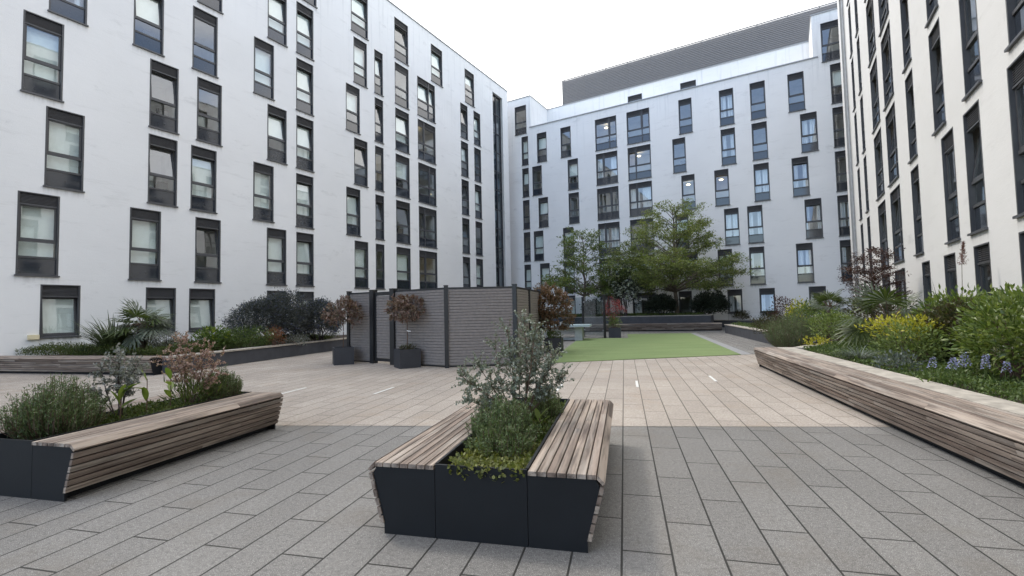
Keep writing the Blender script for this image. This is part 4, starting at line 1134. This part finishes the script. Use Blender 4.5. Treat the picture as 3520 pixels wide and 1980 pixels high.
# ------------------------------------------------------------------ left bed planting
fan_palm('fan_palm', 'fan palm with arching fronds in the left bed before a window', (-11.2,14.15,.40), .92, 18, .44, .66, ['palm','palm','palmgrey'], 3, (R(-45),R(60)))
strappy('flax_clump', 'dense clump of dark strap leaves left of the palm in the left bed', 'plant', (-12.3,14.45,.40), 240, 1.6, .022, 'strap', 5, (.15,.6), (.2,.8), .22)
strappy('flax_clump', 'small spiky dark clump at the left end of the left bed', 'plant', (-12.95,14.2,.40), 26, .55, .02, 'strap', 6, (.2,.6), (0,.2), .06)
strappy('tall_grass', 'tall thin grass clump left of the big dark mound in the left bed', 'plant', (-10.0,17.6,.40), 110, 1.45, .010, 'strap', 7, (.1,.5), (.1,.7), .25)
bush('mounded_shrub', 'big dark mounded shrub in the left bed in front of the ground-floor windows', 'shrub', (-8.95,17.7,.40), (1.15,1.05,.92), 'ceano', 1300, 22, .062, .034, lumps=16, seed=41, h0=-.02, stems=12, clump=.085, extra=[('flowers','blueflower',.5,.035,.03,.1)], twig='darktwig', lo=-.5)
bush('mounded_shrub', 'dark mounded shrub with blue-violet flowers beside the slatted screen', 'shrub', (-7.95,19.1,.40), (.9,.88,.82), 'ceano', 1000, 20, .06, .032, lumps=14, seed=42, h0=-.02, stems=10, clump=.08, extra=[('flowers','blueflower',.85,.035,.035,.05)], twig='darktwig', lo=-.5)
bush('open_shrub', 'open grey-green shrub with small leaves right of the palm', 'shrub', (-10.3,14.0,.40), (.62,.5,.32), 'greyleaf', 120, 9, .045, .024, seed=43, h0=.08, stems=22, clump=.05, twig='darktwig')
bush('lime_shrub', 'lime-topped leafy shrub in the left bed behind the pink shrub', 'shrub', (-9.75,15.25,.40), (.55,.5,.36), 'mid', 110, 10, .11, .045, T_LONG, seed=44, h0=.0, stems=10, clump=.07, extra=[('bract','euph',.4,.07,.06,.55)])
bush('white_flowered_shrub', 'low bushy shrub with a few white flowers along the left bed', 'shrub', (-9.15,16.1,.40), (.85,.75,.36), 'coverdk', 260, 12, .06, .028, seed=45, h0=-.04, stems=8, clump=.07, extra=[('flower','white',.05,.04,.04,.4)])
bush('rusty_shrub', 'small rust-coloured shrub at the foot of the big dark mound', 'shrub', (-8.35,16.45,.40), (.34,.3,.36), 'rust', 60, 10, .06, .03, seed=46, h0=.0, stems=10, clump=.06)
bush('low_shrub', 'low grey-green shrub in front of the mounded shrubs by the left wall', 'shrub', (-8.0,17.3,.40), (.5,.45,.17), 'greyleaf', 80, 10, .06, .03, seed=47, stems=5, clump=.06)
cover('ground_cover', 'feathery low green planting along the left bed', [([(-9.75,13.05),(-17.2,14.85),(-15.2,16.6),(-11.5,16.8),(-9.3,15.0)], .62), ([(-9.3,15.0),(-7.55,20.6),(-9.2,21),(-11.5,16.8)], .38)],
      .40, 30000, 'cover', .085, .02, .38, 51)

# ------------------------------------------------------------------ planting in the two planter benches
def euc(name, label, cat, loc, targets, n_tw, seed, mat, lsize, twig='twig', tw_len=.22, fan=.6, leafpairs=9, rad=.008):
    """open shrub: a few stems to given tip points, side twigs with paired round leaves"""
    root = thing(name, label, cat, loc, 0); rg = np.random.default_rng(seed); b = MB(); P=[];Dv=[]
    for tx,ty,tz in targets:
        e = np.array([tx,ty,tz]); s0 = np.array([rg.normal(0,.02),rg.normal(0,.02),-.02])
        m1 = s0*.5+e*.5+np.array([rg.normal(0,.04),rg.normal(0,.04),.05])
        b.tube([s0,m1,e], [rad,rad*.6,rad*.22], 5)
        for k_ in range(n_tw):
            t_ = rg.uniform(.44,1.0); q = (1-t_)**2*s0+2*t_*(1-t_)*m1+t_*t_*e
            d = unit(rg.normal(0,1,3)*np.array([1,1,.7])+unit(e-s0)*fan+np.array([0,0,.25])); l = tw_len*rg.uniform(.45,1.2)
            q2 = q+d*l+np.array([0,0,-.03*l]); b.tube([q,(q+q2)/2,q2], [rad*.3,rad*.2,.001], 3)
            for j in range(leafpairs):
                u = (j+1)/leafpairs; pt = q*(1-u)+q2*u
                sd = unit(np.cross(d, rg.normal(0,1,3)))
                for s_ in (1,-1): P.append(pt); Dv.append(unit(sd*s_+d*.35))
    b.build('stems', M[twig], root)
    P = np.array(P); Dv = np.array(Dv); keep = rg.random(len(P)) < .9; P=P[keep]; Dv=Dv[keep]
    leaves('foliage', LEAF[mat], root, T_ROUND, P, Dv, lsize*rg.uniform(.6,1.15,len(P)), lsize*.85*rg.uniform(.7,1.1,len(P)), .3)
    return root
def stalk_leaf(label, loc, n, h, ll, lw, seed, group='broad-leaved stalks in the left planter'):
    root = thing('broad_leaf_plant', label, 'plant', loc, 0, group); rg = np.random.default_rng(seed)
    b = MB(); b.tube([(0,0,-.02),(.01,0,h*.5),(0,.01,h)], [.007,.006,.004], 5); b.build('stem', M['twig'], root)
    VV=[];FF=[];k0=0
    for i in range(n):
        az = rg.uniform(0,6.28); z = h*(.45+.5*i/max(1,n-1)); el = rg.uniform(.45,1.2)
        d = np.array([math.cos(az)*math.cos(el),math.sin(az)*math.cos(el),math.sin(el)]); sd = unit(np.cross(d,[0,0,1.])); nr = np.cross(sd,d)
        l = ll*rg.uniform(.8,1.15); V=[];seg=7
        for k_ in range(seg+1):
            s_ = k_/seg; w = lw*math.sin(math.pi*min(1,s_*.93+.04))**.75
            c = np.array([0,0,z])+d*l*s_-np.array([0,0,.18*l*s_*s_]); V += [c-sd*w+nr*w*.35, c, c+sd*w+nr*w*.35]
        F=[]
        for k_ in range(seg): F += [(3*k_,3*k_+1,3*k_+4,3*k_+3),(3*k_+1,3*k_+2,3*k_+5,3*k_+4)]
        VV.append(np.array(V)); FF.append(np.array(F)+k0); k0 += len(V)
    link('foliage', np_mesh('foliage', np.concatenate(VV), np.concatenate(FF), [LEAF['broad']]), root)
    return root
# central planter
rg = np.random.default_rng(2)
tg = [(-.52,-.30,.55),(-.46,.1,.42),(-.38,-.1,.62),(-.22,.15,.80),(-.1,-.05,.92),(.06,.1,1.06),(.16,-.1,.98),(.26,.05,.86),(.33,.1,.70),(.42,-.05,.50),(-.48,-.2,.32),(.02,.2,.72),(-.05,-.2,.55),(.3,-.15,.6)]
euc('grey_leaved_shrub', 'open shrub with small round silver-grey leaves in the central planter', 'shrub', loc_in(FRc,-.02,1.33), tg, 31, 61, 'euc', .0235, tw_len=.16, rad=.009)
needle_bush('rosemary_bush', 'upright green rosemary bush in front of the grey shrub in the central planter', 'shrub', loc_in(FRc,-.06,.86), (.27,.30,.36), 'ros', 210, 60, 62)
needle_bush('rosemary_bush', 'smaller rosemary bush at the back of the central planter, behind the grey shrub', 'shrub', loc_in(FRc,.13,1.75), (.19,.28,.33), 'ros', 130, 60, 63)
stalk_leaf('bright green broad leaf rising beside the rosemary in the central planter', loc_in(FRc,.17,1.28), 3, .12, .19, .028, 64, 'broad-leaved stalks in the planters')
def in_pl(c, pts): return [tuple(c+E1*a+E2*b_) for a,b_ in pts]
needle_bush('feathery_plant', 'bright green feathery plant at the front of the central planter before the rosemary', 'plant', loc_in(FRc,.02,.50), (.24,.20,.24), 'rosl', 110, 46, 67, nl=.03)
cover('ground_cover', 'yellow-green trailing ground cover at the front of the central planter', [(in_pl(FRc,[(-.22,-.015),(.30,-.02),(.30,.72),(-.2,.72)]), 1.0)], .39, 2600, 'coveryl', .030, .020, .17, 65, tmpl=T_ROUND)
cover('ground_cover', 'green low leaves along the trough of the central planter', [(in_pl(FRc,[(-.29,.72),(.30,.6),(.30,2.3),(-.29,2.3)]), 1.0)], .39, 4200, 'cover', .035, .022, .11, 66, tmpl=T_ROUND)
# left planter
needle_bush('rosemary_bush', 'wide rosemary bush at the near end of the left planter bench', 'shrub', loc_in(LPc,-.10,.45), (.37,.38,.55), 'ros', 290, 62, 71)
tg = [(-.22,0,.62),(-.1,.08,.78),(.04,-.05,.72),(.16,.05,.66),(.24,-.08,.58),(-.16,.1,.52),(.1,.12,.6),(-.3,0,.4)]
euc('grey_leaved_shrub', 'thin grey-leaved shrub beside the broad leaves in the left planter bench', 'shrub', loc_in(LPc,-.06,1.0), tg, 17, 72, 'greyleaf', .026, 'darktwig', .15)
tg = [(-.34,0,.66),(-.2,.1,.86),(-.05,0,.84),(.1,.08,.74),(.25,0,.72),(.34,.05,.60),(-.28,.1,.5),(.18,-.1,.5),(0,-.1,.62),(.4,0,.42),(-.12,-.1,.7)]
euc('pink_leaved_shrub', 'pink and bronze leaved shrub in the left planter bench', 'shrub', loc_in(LPc,.0,1.78), tg, 14, 73, 'pink', .025, 'twig', .15)
needle_bush('rosemary_bush', 'bright green bushy rosemary at the far end of the left planter bench', 'shrub', loc_in(LPc,.10,2.14), (.24,.24,.42), 'rosl', 190, 60, 74, nl=.034)
for i, (a, b_, h, n, d) in enumerate(((.10,.88,.34,5,'nearest the wide rosemary'),(.12,1.14,.42,3,'tallest, upright and in the middle'),(.14,1.40,.40,4,'nearest the pink shrub'))):
    stalk_leaf('stalk of large pale green leaves in the left planter, '+d, loc_in(LPc,a,b_), n, h+.02, .21, .032, 75+i)
cover('ground_cover', 'green ground cover filling the left planter trough', [(in_pl(LPc,[(-.29,.5),(.30,.5),(.30,2.35),(-.29,2.35)]), 1.0)], .39, 8200, 'cover', .038, .020, .15, 78, tmpl=T_DIAMOND)
bush('grassy_plant', 'tufts of leafy grass under the pink shrub in the left planter', 'plant', loc_in(LPc,.10,1.8), (.2,.4,.16), 'cover', 60, 8, .12, .014, T_NEEDLE, seed=79, stems=3, clump=.05, up=.9)

# ------------------------------------------------------------------ right bed planting
needle_bush('rosemary_bush', 'big loose rosemary bush spilling over the wall at the end of the long bench', 'shrub', (8.05,13.35,.25), (.80,.75,1.05), 'ros', 420, 46, 81, nl=.055, nw=.009)
bush('low_shrub', 'low dark twiggy shrub on the coping of the far right bed', 'shrub', (9.6,17.6,.42), (.62,.6,.30), 'darkmix', 120, 10, .08, .03, seed=82, stems=16, clump=.08, up=.7)
bush('yellow_green_shrub', 'yellow-green shrub far along the right bed near the far building', 'shrub', (11.75,19.2,.40), (.42,.45,.62), 'yellow', 90, 8, .10, .06, T_LONG, seed=83, stems=8, clump=.08)
bush('purple_shrub', 'dark purple shrub at the far end of the right bed', 'shrub', (12.3,21.2,.40), (.45,.5,.68), 'darkacer', 100, 10, .10, .05, seed=84, stems=8, clump=.09, twig='darktwig')
bush('green_shrub', 'mid-green shrub between the yellow-green shrub and the palms', 'shrub', (10.6,16.6,.40), (.75,.75,.62), 'mid', 190, 10, .10, .045, seed=85, stems=10, clump=.10)
bush('green_shrub', 'dark mixed shrub behind the palm near the right building', 'shrub', (11.0,14.1,.40), (.85,.8,.68), 'darkmix', 220, 10, .10, .045, seed=86, stems=10, clump=.1)
bush('light_green_shrub', 'pale variegated shrub behind the long bench, left of the palm', 'shrub', (8.5,12.4,.40), (.55,.5,.43), 'lightgrn', 190, 10, .075, .035, T_LONG, seed=87, stems=12, clump=.06, h0=.02)
fan_palm('fan_palm', 'large fan palm with broad glossy fans in the middle of the right bed', (8.55,10.65,.40), .62, 15, .62, .62, ['palm','palm','palmgrey','palm'], 12, (R(-18),R(68)))
fan_palm('fan_palm', 'farther fan palm with spiky grey-green fans by the dark purple tree', (10.35,15.3,.40), .95, 12, .45, .52, ['palmgrey','palm'], 17, (R(-10),R(70)))
# dark purple maple
tree('dark purple-leaved maple rising from the right bed against the right building', (11.35,14.75,.40), .8, 2.95, [(1.1,.5),(1.6,.62),(2.2,.58),(2.8,.3)], 30, 91, 'darkacer', 20, 10, .075, .03, .05, 'darktwig', name='purple_maple', flat=.07, spread=.22)
strappy('hummock_grass', 'low rounded tuft of fine grey-green grass behind the long bench', 'plant', (6.42,8.75,.40), 260, .52, .0035, 'bluestrap', 92, (.35,.9), (.35,.9), .05)
bush('yellow_choisya', 'yellow-topped shrub behind the long bench, before the palm', 'shrub', (6.85,8.05,.40), (.52,.5,.36), 'lightgrn', 200, 9, .075, .03, T_LONG, seed=93, h0=-.02, stems=10, clump=.06)
bt = bush('yellow_choisya', 'bright golden-yellow leafy shrub in the right bed beside the big green shrub', 'shrub', (6.95,8.35,.40), (.52,.5,.16), 'yellow', 90, 8, .085, .034, T_LONG, seed=94, h0=.48, stems=14, clump=.055)
bush('dark_leaved_shrub', 'dark brown-green leafy shrub between the yellow shrub and the big green shrub', 'shrub', (7.55,8.05,.40), (.48,.5,.55), 'darkmix', 260, 9, .085, .038, T_LONG, seed=95, stems=10, clump=.06)
bush('choisya_shrub', 'big bright green glossy shrub filling the right end of the bed', 'shrub', (6.62,6.15,.38), (.58,.78,.58), 'choisya', 420, 7, .10, .036, T_LONG, seed=96, h0=.02, stems=16, clump=.06, fill=.3)
bush('choisya_shrub', 'tall bright green shrub in front of the ground-floor window on the right', 'shrub', (8.1,8.55,.40), (.70,.6,.58), 'choisya', 300, 7, .115, .042, T_LONG, seed=97, h0=.05, stems=14, clump=.065)
bush('choisya_shrub', 'glossy green shrub at the right edge of the picture against the white wall', 'shrub', (7.45,6.9,.40), (.42,.65,.56), 'choisya', 240, 7, .115, .042, T_LONG, seed=98, h0=.10, stems=12, clump=.065)
strappy('pampas_grass', 'tall blue-grey arching grass in front of the right building windows', 'plant', (8.95,9.75,.40), 170, 1.75, .011, 'bluestrap', 99, (.08,.42), (.15,.85), .22)
pr = thing('plume_stalk', 'single red-brown flower plume standing above the grass by the right wall', 'plant', (8.9,9.25,.40))
b = MB(); b.tube([(0,0,0),(-.02,0,1.0),(.03,0,2.0)], [.007,.006,.004], 5); b.build('stem', M['twig'], pr)
rg = np.random.default_rng(4); n = 520; tt = rg.random(n); P = np.column_stack([.03+rg.normal(0,.035,n)*(1.1-tt)+tt*.05, rg.normal(0,.035,n)*(1.1-tt), 1.80+tt*.46])
leaves('plume', LEAF['plume'], pr, T_NEEDLE, P, unit(rg.normal(0,.6,(n,3))+np.array([0,0,.9])), .05, .008)
# bluebells
def bluebell(label, loc, n, seed, h=.42):
    root = thing('bluebell_clump', label, 'flower', loc, 0, 'bluebell clumps'); rg = np.random.default_rng(seed); b = MB(); P=[];Dv=[]
    for i in range(n):
        x,y = rg.normal(0,.07,2); lx,ly = rg.normal(0,.05,2); hh = h*rg.uniform(.8,1.1)
        b.tube([(x,y,0),(x+lx*.4,y+ly*.4,hh*.6),(x+lx,y+ly,hh)], [.004,.0035,.002], 4)
        m = 38; P=[];Dv=[]
        for j in range(m):
            u = .62+.38*j/m; a = j*2.4; rr = .028*(1.25-(u-.62)/.38*.8)
            P.append((x+lx*u+math.cos(a)*rr, y+ly*u+math.sin(a)*rr, hh*u+.012)); Dv.append((math.cos(a)*.6,math.sin(a)*.6,-.35+rg.normal(0,.25)))
        sp_ = b.build('flower_spike', LEAF['mid'], root); b = MB()
        leaves('bells', LEAF['bell'], sp_, T_ROUND, np.array(P), np.array(Dv), .022, .017)
    VV=[];FF=[];k0=0
    for i in range(n*3):
        V,F = blade_arrays(np.array([rg.normal(0,.06),rg.normal(0,.06),0]), rg.uniform(0,6.28), .30*rg.uniform(.7,1.1), .5, .7, .010)
        VV.append(V);FF.append(F+k0);k0+=len(V)
    link('foliage', np_mesh('foliage', np.concatenate(VV), np.concatenate(FF), [LEAF['mid']]), root)
    return root
for lab,x,y,n,sd in (('single bluebell spike at the left of the bluebells behind the bench',5.34,6.05,1,1),('fullest bluebell clump, its flowers close together behind the bench',5.56,5.98,3,2),
                     ('bluebell clump in the middle right of the bluebells',5.74,5.85,2,3),('fading bluebell clump nearest the big green shrub',5.88,5.88,2,4)):
    bluebell(lab, (x,y,.41), n, sd)
bush('small_plant', 'small blue-green leafy plant behind the bench coping below the yellow shrub', 'plant', (5.95,7.3,.40), (.26,.26,.14), 'bluestrap', 40, 8, .07, .03, seed=100, stems=4, clump=.05)
bush('small_plant', 'small yellow-orange leaved plant beside the garden spotlight', 'plant', (7.65,11.85,.40), (.34,.25,.11), 'yellow', 36, 8, .06, .035, seed=101, stems=4, clump=.05)
cs0 = [(c1.x+.42,c1.y),(c0.x+.42,c0.y-.3),(8.6,12.4),(9.8,12.3),(Rb(9)-.1,9),(Rb(c1.y)-.1,c1.y)]
cover('ground_cover', 'low leafy green ground cover behind the long bench', [(cs0, 1.0)], .39, 34000, 'coverdk', .055, .026, .16, 102)
cover('ground_cover', 'dark ground cover along the far right bed', [([(8.8,12.9),(11.9,25.8),(Rb(25.8)-.1,25.8),(Rb(12.5)-.1,12.5)], 1.0)], .39, 16000, 'coverdk', .08, .035, .22, 103)
cover('ground_cover', 'dark ground cover under the trees in the far raised bed', [([(m0.x-.3,m0.y+.35),(m1.x+.2,m1.y+.4),Mf(-15.5,.2),Mf(-4.9,.2)], 1.0)], .92, 9000, 'coverdk', .10, .04, .18, 104)

# ------------------------------------------------------------------ light
SUN_AZ = Vector((-.62,.50)); SUN_EL = R(52)
w = bpy.data.worlds.new('World'); sc.world = w; w.use_nodes = True
t = w.node_tree
for n_ in list(t.nodes): t.nodes.remove(n_)
out = t.nodes.new('ShaderNodeOutputWorld'); bg = t.nodes.new('ShaderNodeBackground')
sky = N(t, 'ShaderNodeTexSky', sky_type='NISHITA', sun_disc=False, sun_elevation=SUN_EL, sun_rotation=math.atan2(SUN_AZ.x, SUN_AZ.y), altitude=50, air_density=1.0, dust_density=1.5, ozone_density=1.2)
tc = N(t, 'ShaderNodeTexCoord')
nz = noise(t, mapping(t, tc.outputs['Generated'], (1.0,1.0,2.2), loc=(.35,.1,.0)), 1.7, 7, .55)
# cloud sheet: thick towards the bright part of the sky, broken behind the camera
dt = N(t, 'ShaderNodeVectorMath', operation='DOT_PRODUCT'); L(t, tc.outputs['Generated'], dt.inputs[0]); dt.inputs[1].default_value = (.10,.92,.36)
ad = N(t, 'ShaderNodeMath', operation='MULTIPLY_ADD'); L(t, dt.outputs['Value'], ad.inputs[0]); ad.inputs[1].default_value = .32; L(t, nz.outputs[0], ad.inputs[2])
cf = ramp(t, ad.outputs[0], [(.40,(.06,.06,.06)),(.54,(.8,.8,.8)),(.66,(1,1,1))])
cl = N(t, 'ShaderNodeRGB'); cl.outputs[0].default_value = (5.2,5.1,4.95,1)
col = mix(t, cf.outputs[0], sky.outputs[0], cl.outputs[0])
L(t, col, bg.inputs[0]); bg.inputs[1].default_value = .15
L(t, bg.outputs[0], out.inputs[0])
sun = bpy.data.lights.new('sun', 'SUN'); sun.energy = .5; sun.angle = R(8); sun.color = (1,.93,.83)
so = bpy.data.objects.new('sun', sun); COL.objects.link(so)
dirv = Vector((SUN_AZ.x, SUN_AZ.y, 0)).normalized()*math.cos(SUN_EL)+Vector((0,0,math.sin(SUN_EL)))
so.rotation_euler = dirv.to_track_quat('Z','Y').to_euler(); so.location = (0,0,40)

vs = sc.view_settings; vs.view_transform = 'Standard'; vs.look = 'None'; vs.exposure = 1.78; vs.gamma = 1; vs.use_curve_mapping = False
cy = sc.cycles; cy.max_bounces = 8; cy.diffuse_bounces = 4; cy.glossy_bounces = 4; cy.transparent_max_bounces = 12; cy.transmission_bounces = 4
cy.use_denoising = True; cy.sample_clamp_indirect = 6; cy.caustics_reflective = False; cy.caustics_refractive = False
